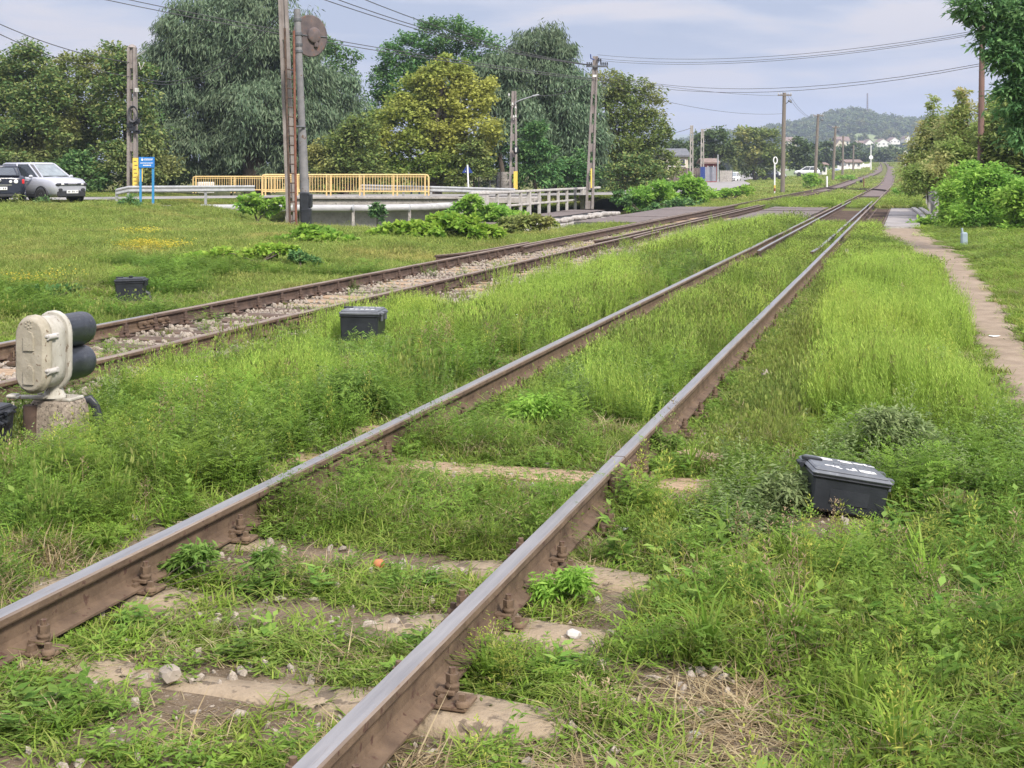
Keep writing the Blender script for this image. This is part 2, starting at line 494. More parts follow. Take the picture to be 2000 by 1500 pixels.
us = [-3000, -1500, -800, -400, -250, -150, -100, -70] + list(np.arange(-50, -14, 1.5)) + list(np.arange(-14, 6, .4)) \
     + list(np.arange(6, 30, 2)) + [34, 45, 70, 120, 250, 500, 1000, 3000]
vs = [-1500, -400, -100, -40, -15] + list(np.arange(-6, 40, .4)) + list(np.arange(40, 90, 1.0)) + list(np.arange(90, 200, 4)) \
     + list(np.arange(200, 500, 12)) + [520, 600, 800, 1200, 2000, 4000]
M['ground'] = ground_mat()
g = grid_mesh('ground', [float(x) for x in us], [float(x) for x in vs], gz, M['ground'])
prop(g, 'bare soil and mossy ground under the weeds', 'ground', kind='structure')

def ribbon(name, pts, wl, wr, dz, mat, jag=0.0, nx=6, seed=1, zf=None):
    """strip laid on the ground along pts (X, Y); wl / wr widths to the left and right"""
    rnd = random.Random(seed)
    mb = MB(); rows = []
    for i, p in enumerate(pts):
        a = Vector(pts[max(i - 1, 0)][:2]); c = Vector(pts[min(i + 1, len(pts) - 1)][:2])
        t = (c - a).normalized(); n = Vector((t.y, -t.x))
        l = (wl(i) if callable(wl) else wl) * (1 + jag * (rnd.random() - .5) * 2)
        r = (wr(i) if callable(wr) else wr) * (1 + jag * (rnd.random() - .5) * 2)
        row = []
        for k in range(nx + 1):
            q = Vector(p[:2]) + n * (-l + (l + r) * k / nx)
            z = (zf or gz)(q.x, q.y) + dz - (0.03 if k in (0, nx) and jag > 0 else 0)
            row.append((q.x, q.y, z))
        rows.append(row)
    w = nx + 1
    mb.add([q for r_ in rows for q in r_], [(i * w + k, i * w + k + 1, (i + 1) * w + k + 1, (i + 1) * w + k)
                                           for i in range(len(rows) - 1) for k in range(nx)], 0, True)
    return mb.build(name, mat)

def lerp_list(tab, x):
    for (a, b), (c, d) in zip(tab, tab[1:]):
        if x <= c:
            t = max(0, (x - a) / (c - a)); return b + (d - b) * t
    return tab[-1][1]

# ---- dirt footpath
M['dirt'] = pm('trodden_dirt', (0.18, 0.135, 0.095), (0.28, 0.22, 0.16), 3.5, 1.0, bump=0.5, spots=(0.38, 0.32, 0.26), spot_scale=40, spot_cut=.66, world=True)
PU = [(3, 1.25), (9, .97), (14, .88), (22, .86), (27, .70), (33, .25), (37, -.12), (44, -.2)]
PW = [(3, .28), (12, .28), (16, .27), (24, .36), (32, .48), (37, .54), (44, .55)]
pvs = list(np.arange(3, 44.6, .22))
path = ribbon('path', [UV(lerp_list(PU, v) + .05 * math.sin(v * 1.9), v) for v in pvs], lambda i: lerp_list(PW, pvs[i]), lambda i: lerp_list(PW, pvs[i]),
              0.022, M['dirt'], jag=.5, nx=8, seed=4)
prop(path, 'pale trodden dirt footpath beside the track', 'path', kind='structure')

# ---- road: along the car park, over the road bridge, then beside the railway
RP = [(-95, 60), (-50, 59), (-24, 60), (-10, 67.5), (0, 71.5), (7, 77), (11, 90), (16, 112), (22, 140), (31, 195), (45, 260), (66, 340), (85, 420)]
def spline(P, n=10):
    out = []
    for i in range(len(P) - 1):
        p0, p1, p2, p3 = P[max(i - 1, 0)], P[i], P[i + 1], P[min(i + 2, len(P) - 1)]
        for k in range(n):
            t = k / n
            out.append(tuple(.5 * ((2 * p1[j]) + (-p0[j] + p2[j]) * t + (2 * p0[j] - 5 * p1[j] + 4 * p2[j] - p3[j]) * t * t
                                   + (-p0[j] + 3 * p1[j] - 3 * p2[j] + p3[j]) * t ** 3) for j in range(len(p1))))
    return out + [tuple(P[-1])]
ROADZ = 0.46
def road_z(X, Y):
    u, v = to_uv(X, Y)
    return ROADZ + 0.012 + (rise(v) * .5 if v > 250 else 0)
rs = spline(RP)
road = ribbon('road', rs, 3.0, 3.0, 0.0, M['asphalt'], nx=4, zf=road_z)
prop(road, 'grey asphalt road behind the lawn and along the trees', 'road', kind='structure')
pk = ribbon('parking_strip', [(-44, 53.6), (-26, 53.6), (-14, 55.5)], 4.2, 4.2, 0.03, M['asphalt'], nx=4)
prop(pk, 'grey gravelled parking strip under the cars', 'road', kind='structure')

# ---- ballast beds
M['ballast_bed'] = pm('ballast_bed', (0.17, 0.14, 0.11), (0.34, 0.295, 0.245), 7, 1.0, bump=0.9, spots=(0.10, 0.075, 0.06), spot_scale=16, spot_cut=.56, world=True)
M['ballast_far'] = pm('ballast_far', (0.10, 0.075, 0.068), (0.17, 0.13, 0.12), 1.2, 1.0, bump=0.4, world=True)
bv = list(np.arange(-2, 43, .5))
bb = ribbon('ballast_bed', [UV(-7.42, v) for v in bv], lambda i: 1.25, lambda i: 1.15 + .75 * sm(14, 20, bv[i]), 0.018, M['ballast_bed'], jag=.08, nx=10, seed=9)
prop(bb, 'bed of pinkish ballast under the far track', 'ballast', kind='structure')
for nm, uf, v0_, lab in (('ballast_bed', u_near, 92, 'dark purple ballast of the near track in the far curve'), ('ballast_bed', u_far, 125, 'dark purple ballast of the far track in the far curve')):
    fv = list(np.arange(v0_, 470, 4))
    o = ribbon(nm, [UV(uf(v), v) for v in fv], .78, .78, 0.05, M['ballast_far'], nx=4)
    prop(o, lab, 'ballast', kind='structure')

# ================================================================== TRACKS
HALF = [(0.0625, 0.0), (0.0625, 0.009), (0.014, 0.026), (0.0085, 0.045), (0.0085, 0.100), (0.033, 0.113), (0.036, 0.120), (0.0355, 0.141), (0.030, 0.149)]
PROF = HALF + [(-x, z) for x, z in reversed(HALF)]
NP_ = len(PROF)
def rail_mesh(mb, uc, zc, v0, v1, step, side=0.0, jit=0.0, seed=0, tilt=0.0):
    """rail head up to zc(v) at lateral uc(v)+side; face 8 of the profile is the running surface"""
    rnd = random.Random(seed)
    n = max(1, int((v1 - v0) / step)); secs = []
    for i in range(n + 1):
        v = v0 + (v1 - v0) * i / n
        j = rnd.uniform(-jit, jit); jz = rnd.uniform(-jit, jit) * .6
        secs.append([Vector((uc(v) + side + x + j, v, zc(v) - 0.149 + z + jz)) for x, z in PROF])
    mb.loft(secs, 0, True, True, False, mis=lambda i, k: 1 if k == 8 else (2 if k in (7, 9) else 0))
    return mb

def bolt(mb, c, axis, r=.016, l=.05, nut=.026, mi=0):
    a = Vector(axis).normalized(); c = Vector(c)
    mb.tube([c, c + a * l], r, 8, mi)
    mb.tube([c + a * l * .35, c + a * l * .78], nut, 6, mi, smooth=False)

def fastening_mesh(name):
    mb = MB()
    mb.box((0, 0, .010), (.335, .135, .016), 0, bev=.004)
    for sgn in (-1, 1):
        mb.box((sgn * .075, 0, .030), (.018, .13, .026), 0)
        mb.box((sgn * .083, 0, .045), (.062, .06, .018), 0, bev=.004)
        mb.box((sgn * .060, 0, .040), (.03, .055, .018), 0, rot=(0, sgn * .25, 0))
        x = sgn * .098
        mb.lathe([(.024, .050), (.024, .060), (.026, .062), (.026, .069), (.022, .071), (.022, .078)], 10, 0, Matrix.Translation((x, 0, 0)))
        mb.tube([(x, 0, .078), (x, 0, .104)], .0235, 6, 0, smooth=False)
        mb.tube([(x, 0, .104), (x, 0, .124)], .0125, 8, 0)
        for yy in (-.048, .048):
            mb.lathe([(.026, .018), (.026, .030), (.019, .036)], 10, 0, Matrix.Translation((sgn * .150, yy * (1 if sgn > 0 else -1), 0)))
            mb.box((sgn * .150, yy * (1 if sgn > 0 else -1), .046), (.021, .021, .022), 0)
            break
    return mb.mesh(name, [M['rust']])

def sleeper_concrete_mesh(name, L_=2.42):
    secs = []
    for k in range(25):
        x = -L_ / 2 + L_ * k / 24
        q = abs(abs(x) - .75)
        seat = math.exp(-(q / .33) ** 2)
        end = 1 if abs(x) > .75 else 0
        top = -.002 - .034 * (1 - seat) * (1 - end) - .015 * (1 - seat) * end
        wt = .085 + .04 * seat + .012 * end
        secs.append([Vector(p) for p in ((x, -wt - .04, -.15), (x, wt + .04, -.15), (x, wt, top - .02), (x, wt - .02, top), (x, -wt + .02, top), (x, -wt, top - .02))])
    mb = MB(); mb.loft(secs, 0, True, True, True)
    return mb.mesh(name, [M['concrete']])

def sleeper_wood_mesh(name, mat, L_=2.5, seed=1):
    rnd = random.Random(seed)
    mb = MB()
    secs = []
    for k in range(13):
        x = -L_ / 2 + L_ * k / 12
        j = [rnd.uniform(-.006, .006) for _ in range(6)]
        secs.append([Vector(p) for p in ((x, -.12, -.15), (x, .12, -.15), (x, .118 + j[0], -.012 + j[1]), (x, .108 + j[2], .0 + j[3] * .5), (x, .035, .0 + j[1] * .5), (x, .026, -.02),
                                         (x, .018, .0 + j[4] * .5), (x, -.05, .0 + j[2] * .4), (x, -.056, -.014), (x, -.062, .0), (x, -.106 + j[4], .0 + j[5] * .5), (x, -.118 + j[0], -.012))])
    mb.loft(secs, 0, True, True, False)
    return mb.mesh(name, [mat])

FAST = fastening_mesh('fastening')
FASTD = FAST.copy(); FASTD.materials[0] = M['rust_dark']
SLC = sleeper_concrete_mesh('concrete_sleeper')
SLW = [sleeper_wood_mesh('wood_sleeper', M['wood'], 2.5, i) for i in range(3)]
SLD = [sleeper_wood_mesh('dark_wood_sleeper', M['wood_dark'], 2.55, 7 + i) for i in range(3)]

def child(name, me, parent, loc, rz=0.0, scl=None):
    o = bpy.data.objects.new(name, me)
    COL.objects.link(o); o.parent = parent; o.location = loc; o.rotation_euler = (0, 0, rz)
    if scl: o.scale = scl
    return o

def fishplates(parent, u, v, z, mat):
    for sgn in (-1, 1):
        mb = MB()
        mb.box((0, 0, 0), (.022, .62, .052), 0, bev=.006)
        mb.box((sgn * .018, 0, -.038), (.03, .62, .016), 0, rot=(0, sgn * .5, 0))
        fp = mb.build('fishplate', mat, parent)
        fp.location = (u + sgn * .024, v, z - .149 + .070)
        for yy in (-.23, -.085, .085, .23):
            b = MB(); bolt(b, (sgn * .011, yy, .002), (sgn, 0, 0), .013, .055, .023)
            b.build('bolt', mat, fp)

near = thing('railway_track', 'weed grown near track with two shiny rails and tan sleepers in the grass', 'railway track', rz=-TH)
far = thing('railway_track', 'ballasted track behind the low signal with rust brown rails', 'railway track', rz=-TH)
G2 = 1.505 / 2
MR = [M['rust'], M['railtop'], M['railtop_worn']]
MRD = [M['rust_dark'], M['railtop_worn'], M['rust_dark']]
for sgn in (-1, 1):
    jv = 6.83 if sgn < 0 else 6.93
    rail_mesh(MB(), u_near, z_near, 0.6, jv - .003, 3.0, sgn * G2).build('rail', MR, near)
    rail_mesh(MB(), u_near, z_near, jv + .003, 46, 2.2, sgn * G2, .004, 5 + sgn).build('rail', MR, near)
    rail_mesh(MB(), u_near, z_near, 46.004, 440, 5, sgn * G2, .004, 15 + sgn).build('rail', MRD if sgn else MR, near)
    fishplates(near, u_near(0) + sgn * G2, jv, .172, M['rust'])
    # far track
    jf = 13.2 if sgn < 0 else 13.75
    rail_mesh(MB(), u_far, z_far, -4, jf - .004, 3.0, sgn * G2).build('rail', [M['rust'], M['railtop'] if sgn < 0 else M['railtop_worn'], M['railtop_worn']], far)
    rail_mesh(MB(), u_far, z_far, jf + .004, 66, 2.2, sgn * G2, .003, 25 + sgn).build('rail', [M['rust_dark'], M['railtop_worn'], M['railtop_worn']], far)
    rail_mesh(MB(), u_far, z_far, 66.004, 440, 5, sgn * G2, .003, 35 + sgn).build('rail', MRD, far)
    fishplates(far, u_far(0) + sgn * G2, jf, .080, M['rust'])
rndT = random.Random(3)
# near track: concrete sleepers, then wooden ones about the joint and beyond
nv_ = [2.50, 3.22, 3.96, 4.68, 5.43, 6.16, 6.66, 7.16] + [7.9 + .66 * i for i in range(34)]
for i, v in enumerate(nv_):
    me = SLC if v < 6.0 else SLW[i % 3]
    dz = .012 if v < 6 else (.006 if 6.9 < v < 7.5 else -.045)
    s_ = child('sleeper', me, near, (u_near(v) + rndT.uniform(-.03, .03), v, dz), rndT.uniform(-.015, .015))
    for sgn in (-1, 1):
        child('fastening', FAST, s_, (sgn * G2, 0, .002 - dz * .3), 0, (.92, .85, .95))
mb = MB()
for v in np.arange(30.5, 140, .7):
    mb.box((u_near(v), v, -.08 + rise(v)), (2.45, .24, .15), 0)
r_ = mb.build('sleeper', M['wood_dark'], near); r_['kind'] = 'stuff'
for i in range(88):
    v = -1.0 + .615 * i
    dark = (i % 5 in (1, 2)) or 12.4 < v < 14.6
    s_ = child('sleeper', SLD[i % 3] if dark else SLW[i % 3], far, (u_far(v) + rndT.uniform(-.03, .03), v, -.088), rndT.uniform(-.02, .02))
    if 5 < v < 36:
        for sgn in (-1, 1):
            child('fastening', FASTD, s_, (sgn * G2, 0, .0), 0, (1.0, 1.25, 1.25))
mb = MB()
for v in np.arange(53.5, 160, .7):
    mb.box((u_far(v), v, -.17 + rise(v)), (2.45, .24, .15), 0)
r_ = mb.build('sleeper', M['wood_dark'], far); r_['kind'] = 'stuff'

# guard rails by the bridge
def guard(parent, u0, v0, v1, ztop, flare0=0.0, flare1=0.0, mats=None):
    def uc(v):
        a = max(0.0, 1 - (v - v0) / 2.2); b = max(0.0, 1 - (v1 - v) / 2.2)
        return u0 + flare0 * a * a + flare1 * b * b
    rail_mesh(MB(), uc, lambda v: ztop, v0, v1, .55).build('guard_rail', mats or [M['rust_dark'], M['railtop_worn'], M['rust_dark']], parent)
guard(near, u_near(0) - G2 + .20, 26.2, 72, .15, .02, .0, [M['rust_dark'], M['railtop'], M['rust_dark']])
guard(near, u_near(0) + G2 - .22, 26.2, 74, .15, -.05, .0, [M['rust_dark'], M['railtop'], M['rust_dark']])
guard(near, u_near(0) - G2 - .40, 24.2, 28.2, .17, -.30, 0)
guard(near, u_near(0) + G2 + .34, 25.2, 27.6, .15, .18, 0)
guard(far, u_far(0) - G2 + .20, 27.5, 66, .08, .05, 0)
guard(far, u_far(0) + G2 - .27, 30.5, 66, .08, -.10, 0)
guard(far, u_far(0) - G2 - .24, 24.3, 29.6, .07, -.35, 0)
guard(far, u_far(0) + G2 + .20, 32.0, 36.0, .07, .05, 0)

# crossover rails between the two tracks, far on
xo = thing('railway_track', 'dark crossover rails joining both tracks near the far curve', 'railway track', rz=-TH)
for sgn in (-1, 1):
    def uc(v):
        t = sm(150, 112, v)
        return (u_near(v)) * t + (u_far(v)) * (1 - t)
    rail_mesh(MB(), uc, lambda v: .16 * sm(150, 112, v) + .09 + rise(v) - .03, 112, 152, 3, sgn * G2).build('rail', MRD, xo)
# ================================================================== WEEDS AND GRASS (stuff, scattered with geometry nodes)
class VB:
    """blades and leaves of one clump"""
    def __init__(s, seed): s.v = []; s.f = []; s.r = random.Random(seed)
    def blade(s, p, az, h, lean, w, bend=.5):
        d = Vector((math.cos(az), math.sin(az), 0)); n = Vector((-d.y, d.x, 0)) * (w / 2)
        a = Vector(p); m = a + d * (lean * h * .35) + Vector((0, 0, h * .58)); t = a + d * (lean * h) + Vector((0, 0, h * (1 - .35 * lean * bend)))
        b = len(s.v)
        s.v += [a - n, a + n, m + n * .8, m - n * .8, t]
        s.f += [(b, b + 1, b + 2, b + 3), (b + 3, b + 2, b + 4)]
    def leaf(s, p, d, l, w, up=Vector((0, 0, 1)), droop=0.0):
        d = d.normalized(); n = d.cross(up)
        if n.length < 1e-3: n = Vector((1, 0, 0))
        n.normalize()
        p = Vector(p); b = len(s.v); mid = p + d * l * .45
        s.v += [p, mid + n * (w / 2), p + d * l - Vector((0, 0, droop * l)), mid - n * (w / 2)]
        s.f += [(b, b + 1, b + 2, b + 3)]
    def stem(s, a, t, w):
        a = Vector(a); t = Vector(t); d = (t - a).normalized(); n = d.cross(Vector((s.r.random() - .5, s.r.random() - .5, .1))).normalized() * (w / 2)
        b = len(s.v); s.v += [a - n, a + n, t]; s.f += [(b, b + 1, b + 2)]
    def disc(s, rad):
        q = s.r; a = q.random() * 6.283; k = rad * math.sqrt(q.random())
        return Vector((math.cos(a) * k, math.sin(a) * k, 0))
    def mesh(s, name, mat):
        me = bpy.data.meshes.new(name); me.from_pydata([tuple(x) for x in s.v], [], s.f)
        me.materials.append(mat); me.update()
        return me

def c_short(seed, n=58, rad=.11, h=(.05, .14), w=(.0045, .0085), lean=(.3, 1.4)):
    b = VB(seed); q = b.r
    for _ in range(n):
        b.blade(b.disc(rad), q.random() * 6.283, q.uniform(*h), q.uniform(*lean), q.uniform(*w))
    return b
def c_knot(seed, n=95, rad=.14):
    b = VB(seed); q = b.r
    for _ in range(14):
        p = b.disc(rad * .5); a = q.random() * 6.283; l = q.uniform(.08, .17); up = q.uniform(.12, .9)
        t = p + Vector((math.cos(a) * l, math.sin(a) * l, l * up)); b.stem(p, t, .0022)
        for k in range(7):
            f = (k + 1) / 7.5; c = p.lerp(t, f); aa = a + q.choice((-1, 1)) * q.uniform(.4, 1.3)
            b.leaf(c, Vector((math.cos(aa), math.sin(aa), q.uniform(-.1, .9))), q.uniform(.024, .044), q.uniform(.008, .014))
    return b
def c_herb(seed, ns=8, rad=.10, h=(.14, .34), ll=(.03, .06), ratio=.26, per=11):
    b = VB(seed); q = b.r
    for _ in range(ns):
        p = b.disc(rad); hh = q.uniform(*h); t = p + Vector((q.uniform(-.3, .3) * hh, q.uniform(-.3, .3) * hh, hh)); b.stem(p, t, .004)
        for k in range(per):
            f = .15 + .85 * k / per; c = p.lerp(t, f); a = q.random() * 6.283; l = q.uniform(*ll) * (1.15 - .5 * f)
            b.leaf(c, Vector((math.cos(a), math.sin(a), q.uniform(.1, .9))), l, l * ratio, droop=q.uniform(0, .3))
    return b
def c_cut(seed, ns=6, rad=.10, h=(.18, .40)):
    """ragweed-like: each leaf a fan of narrow leaflets"""
    b = VB(seed); q = b.r
    for _ in range(ns):
        p = b.disc(rad); hh = q.uniform(*h); t = p + Vector((q.uniform(-.25, .25) * hh, q.uniform(-.25, .25) * hh, hh)); b.stem(p, t, .004)
        for k in range(8):
            f = .2 + .8 * k / 8; c = p.lerp(t, f); a = q.random() * 6.283; el = q.uniform(0, .6); l = q.uniform(.05, .085)
            d = Vector((math.cos(a), math.sin(a), el)); n = Vector((-math.sin(a), math.cos(a), 0))
            for j in range(4):
                for sg in (-1, 1):
                    b.leaf(c + d * l * (.2 + .25 * j), d + n * sg * .9, l * (.42 - .06 * j), .0065)
            b.leaf(c + d * l * .8, d, l * .4, .007)
    return b
def c_fluffy(seed, ns=24, rad=.12, h=(.26, .52)):
    b = VB(seed); q = b.r
    for _ in range(ns):
        p = b.disc(rad); hh = q.uniform(*h); t = p + Vector((q.uniform(-.14, .14) * hh, q.uniform(-.14, .14) * hh, hh)); b.stem(p, t, .005)
        for k in range(15):
            f = .2 + .8 * k / 15; c = p.lerp(t, f); a = q.random() * 6.283; l = q.uniform(.035, .065) * (1.2 - .6 * f)
            b.leaf(c, Vector((math.cos(a) * .55, math.sin(a) * .55, 1)), l, l * .13)
    return b
def c_tall(seed, n=34, rad=.09, h=(.18, .42), w=(.005, .009)):
    b = VB(seed); q = b.r
    for _ in range(n):
        b.blade(b.disc(rad), q.random() * 6.283, q.uniform(*h), q.uniform(.1, .8), q.uniform(*w), .9)
    return b
def c_seed(seed, n=22, rad=.10, h=(.20, .40)):
    """foxtail grass: blades below, thin stems with bristly heads"""
    b = c_tall(seed, 26, rad, (.10, .26), (.005, .008)); q = b.r
    for _ in range(n):
        p = b.disc(rad); hh = q.uniform(*h); t = p + Vector((q.uniform(-.2, .2) * hh, q.uniform(-.2, .2) * hh, hh)); b.stem(p, t, .003)
        for k in range(3):
            a = k * 2.1
            b.leaf(t - (t - p).normalized() * .005, (t - p) + Vector((math.cos(a), math.sin(a), 0)) * .02, q.uniform(.045, .07), .010)
    return b
def c_broad(seed, ns=5):
    return c_herb(seed, ns, .07, (.10, .30), (.055, .10), .42, 7)
def c_stalk(seed):
    b = c_herb(seed, 3, .05, (.22, .44), (.03, .05), .18, 14); q = b.r
    for _ in range(2):
        p = b.disc(.06); hh = q.uniform(.30, .48); t = p + Vector((q.uniform(-.15, .15) * hh, q.uniform(-.15, .15) * hh, hh)); b.stem(p, t, .005)
        for k in range(46):
            f = q.uniform(.55, 1.05); c = p.lerp(t, f); a = q.random() * 6.283; sp = .045 * (1.15 - f) * 3
            b.leaf(c + Vector((math.cos(a), math.sin(a), 0)) * q.uniform(0, sp), Vector((math.cos(a), math.sin(a), 1.2)), q.uniform(.012, .022), .006)
    return b
def c_tuft(seed, n=26, h=(.16, .34), w=(.008, .014)):
    b = VB(seed); q = b.r
    for _ in range(n):
        b.blade(b.disc(.025), q.random() * 6.283, q.uniform(*h), q.uniform(.3, 1.1), q.uniform(*w), 1.0)
    return b
def c_flower(seed, n=16, rad=.12, h=(.08, .20), sz=.011):
    b = VB(seed); q = b.r
    for _ in range(n):
        p = b.disc(rad); hh = q.uniform(*h); t = p + Vector((0, 0, hh))
        for k in range(5):
            a = k * 1.2566 + q.random()
            b.leaf(t, Vector((math.cos(a), math.sin(a), .35)), sz, sz * .7)
    return b
def c_rough(seed, n=80, rad=.28, h=(.08, .20), w=(.008, .014)):
    b = VB(seed); q = b.r
    for _ in range(n):
        b.blade(b.disc(rad), q.random() * 6.283, q.uniform(*h), q.uniform(.2, 1.0), q.uniform(*w))
    for _ in range(24):
        a = q.random() * 6.283
        b.leaf(b.disc(rad) + Vector((0, 0, q.uniform(.03, h[1] * .7))), Vector((math.cos(a), math.sin(a), q.uniform(0, 1))), q.uniform(.04, .07), q.uniform(.012, .022))
    return b

LM = {}
LM['short'] = leafmat('grass_blades', [(0.117, 0.209, 0.024), (0.167, 0.272, 0.036), (0.221, 0.320, 0.053), (0.306, 0.320, 0.098)], .4, .8, (0.198, 0.223, 0.056))
LM['knot'] = leafmat('small_leaves', [(0.108, 0.199, 0.027), (0.158, 0.262, 0.039), (0.211, 0.310, 0.056)], .35, .9, (0.171, 0.209, 0.053))
LM['herb'] = leafmat('weed_leaves', [(0.099, 0.184, 0.028), (0.144, 0.242, 0.041), (0.198, 0.291, 0.060)], .4, .7)
LM['grey'] = leafmat('greyish_leaves', [(.12, .175, .06), (.17, .23, .085), (.22, .27, .115)], .3, .7)
LM['cut'] = leafmat('ragweed_leaves', [(0.117, 0.213, 0.027), (0.167, 0.281, 0.039), (0.225, 0.330, 0.056)], .42, .6)
LM['fluffy'] = leafmat('bright_weed', [(.24, .38, .065), (.33, .46, .085), (.41, .51, .12)], .45, .5, (.27, .36, .065))
LM['seed'] = leafmat('foxtail_grass', [(.165, .24, .05), (.235, .305, .07), (.33, .36, .12)], .42, .6, (.18, .24, .06))
LM['dry'] = leafmat('dry_grass', [(.20, .145, .085), (.34, .27, .15), (.46, .39, .25)], .3, .8)
LM['yellowfl'] = leafmat('yellow_flowers', [(.62, .46, .03), (.72, .58, .06), (.50, .42, .05)], .3, .8)
LM['whitefl'] = leafmat('white_flowers', [(.6, .55, .52), (.72, .66, .64)], .2, .8)
LM['lawn'] = leafmat('lawn_grass', [(.17, .255, .05), (.235, .315, .068), (.31, .355, .095)], .45, .25, (.34, .31, .10))

PROTO = {
    'short': [c_short(i) for i in range(4)] , 'knot': [c_knot(20 + i) for i in range(4)], 'herb': [c_herb(40 + i) for i in range(4)],
    'grey': [c_herb(60 + i, 6, .08, (.2, .42), (.03, .055), .34, 16) for i in range(3)], 'cut': [c_cut(80 + i) for i in range(4)],
    'fluffy': [c_fluffy(100 + i) for i in range(4)], 'seed': [c_seed(140 + i) for i in range(4)],
    'dry': [c_short(160 + i, 46, .10, (.05, .16), (.003, .005), (.5, 1.8)) for i in range(3)],
    'yellowfl': [c_flower(180 + i, 30, .2) for i in range(3)], 'whitefl': [c_flower(190 + i, 5, .1, (.12, .3), .012) for i in range(2)],
    'lawn': [c_rough(200 + i) for i in range(4)], 'tuft': [c_tuft(220 + i) for i in range(3)],
    'broad': [c_broad(240 + i) for i in range(4)], 'stalk': [c_stalk(260 + i) for i in range(3)], 'dead': [c_stalk(270 + i) for i in range(3)],
}
LM['broad'] = leafmat('broad_weed_leaves', [(.10, .20, .035), (.16, .27, .05), (.23, .33, .08)], .4, .7)
LM['stalk'] = leafmat('flower_stalks', [(.20, .27, .05), (.32, .36, .07), (.42, .42, .10)], .4, .7)
LM['dead'] = leafmat('dead_stalks', [(.16, .11, .07), (.27, .20, .12), (.36, .29, .18)], .25, .7)
LM['tuft'] = leafmat('broad_grass', [(.13, .23, .03), (.18, .29, .04), (.25, .33, .07)], .4, .6)

def proto_coll(name, meshes):
    c = bpy.data.collections.new(name)
    for i, me in enumerate(meshes):
        o = bpy.data.objects.new('%s_%02d' % (name, i), me); c.objects.link(o)
    return c

def scatter(name, label, cat, coll, pts, rot, scl, idx):
    me = bpy.data.meshes.new(name + '_spots')
    n = len(pts)
    me.vertices.add(n); me.vertices.foreach_set('co', np.asarray(pts, dtype=np.float32).ravel())
    for nm, ty, ar in (('rot', 'FLOAT_VECTOR', rot), ('scl', 'FLOAT_VECTOR', scl)):
        a = me.attributes.new(nm, ty, 'POINT'); a.data.foreach_set('vector', np.asarray(ar, dtype=np.float32).ravel())
    a = me.attributes.new('idx', 'INT', 'POINT'); a.data.foreach_set('value', np.asarray(idx, dtype=np.int32))
    me.update()
    o = bpy.data.objects.new(name, me); COL.objects.link(o)
    ng = bpy.data.node_groups.new(name + '_scatter', 'GeometryNodeTree')
    ng.interface.new_socket('Geometry', in_out='INPUT', socket_type='NodeSocketGeometry')
    ng.interface.new_socket('Geometry', in_out='OUTPUT', socket_type='NodeSocketGeometry')
    gi = ng.nodes.new('NodeGroupInput'); go = ng.nodes.new('NodeGroupOutput')
    ip = ng.nodes.new('GeometryNodeInstanceOnPoints')
    ci = ng.nodes.new('GeometryNodeCollectionInfo')
    ci.inputs['Collection'].default_value = coll
    ci.inputs['Separate Children'].default_value = True
    ci.inputs['Reset Children'].default_value = True
    ip.inputs['Pick Instance'].default_value = True
    def attr(nm, ty):
        a = ng.nodes.new('GeometryNodeInputNamedAttribute'); a.data_type = ty; a.inputs[0].default_value = nm
        return a.outputs[0]
    lk = ng.links.new
    m2p = ng.nodes.new('GeometryNodeMeshToPoints'); m2p.inputs['Radius'].default_value = .01
    lk(gi.outputs[0], m2p.inputs[0]); lk(m2p.outputs[0], ip.inputs['Points'])
    lk(ci.outputs[0], ip.inputs['Instance']); lk(attr('idx', 'INT'), ip.inputs['Instance Index'])
    e2r = ng.nodes.new('FunctionNodeEulerToRotation'); lk(attr('rot', 'FLOAT_VECTOR'), e2r.inputs[0])
    lk(e2r.outputs[0], ip.inputs['Rotation']); lk(attr('scl', 'FLOAT_VECTOR'), ip.inputs['Scale'])
    lk(ip.outputs[0], go.inputs[0])
    md = o.modifiers.new('scatter', 'NODES'); md.node_group = ng
    return prop(o, label, cat, kind='stuff')

# ---- numpy helpers
RNG = np.random.default_rng(11)
def smn(a, b, x):
    t = np.clip((x - a) / (b - a), 0, 1); return t * t * (3 - 2 * t)
_T = RNG.random((256, 256))
def vn(x, y, s, ox=0.0):
    """smooth value noise 0..1 with cells of s metres"""
    x = x / s + 37.3 + ox; y = y / s + 91.7 - ox
    xi = np.floor(x).astype(int); yi = np.floor(y).astype(int); fx = x - xi; fy = y - yi
    fx = fx * fx * (3 - 2 * fx); fy = fy * fy * (3 - 2 * fy)
    g_ = lambda i, j: _T[i % 256, j % 256]
    return (g_(xi, yi) * (1 - fx) + g_(xi + 1, yi) * fx) * (1 - fy) + (g_(xi, yi + 1) * (1 - fx) + g_(xi + 1, yi + 1) * fx) * fy
def gzn(X, Y): return np.array([gz(float(a), float(b)) for a, b in zip(X, Y)])

# candidates: dense near the camera, thinner with distance
cx, cyy = [], []
edges = np.concatenate([np.arange(3.1, 20, .5), np.arange(20, 80, 2.0)])
for y0, y1 in zip(edges[:-1], edges[1:]):
    ym = (y0 + y1) / 2; w = .82 * ym + 2.0
    dens = 240 * (5.0 / max(ym, 5.0)) ** 0.86
    n = int(dens * w * (y1 - y0))
    cx.append(RNG.uniform(-w / 2, w / 2, n)); cyy.append(RNG.uniform(y0, y1, n))
ne = 5200     # extra plants hugging the near rails
ve = 2.6 + 14 * RNG.random(ne) ** 1.3; ue = RNG.choice([-2.213 - G2, -2.213 + G2], ne) + RNG.choice([-1, 1], ne) * RNG.uniform(.088, .20, ne)
ke = vn(ve, ue, .45, 5) > .42
cx.append((ue * CT + ve * ST)[ke]); cyy.append((-ue * ST + ve * CT)[ke])
X = np.concatenate(cx); Y = np.concatenate(cyy)
U = X * CT - Y * ST; V = X * ST + Y * CT
PX = 1000 + X / Y * F
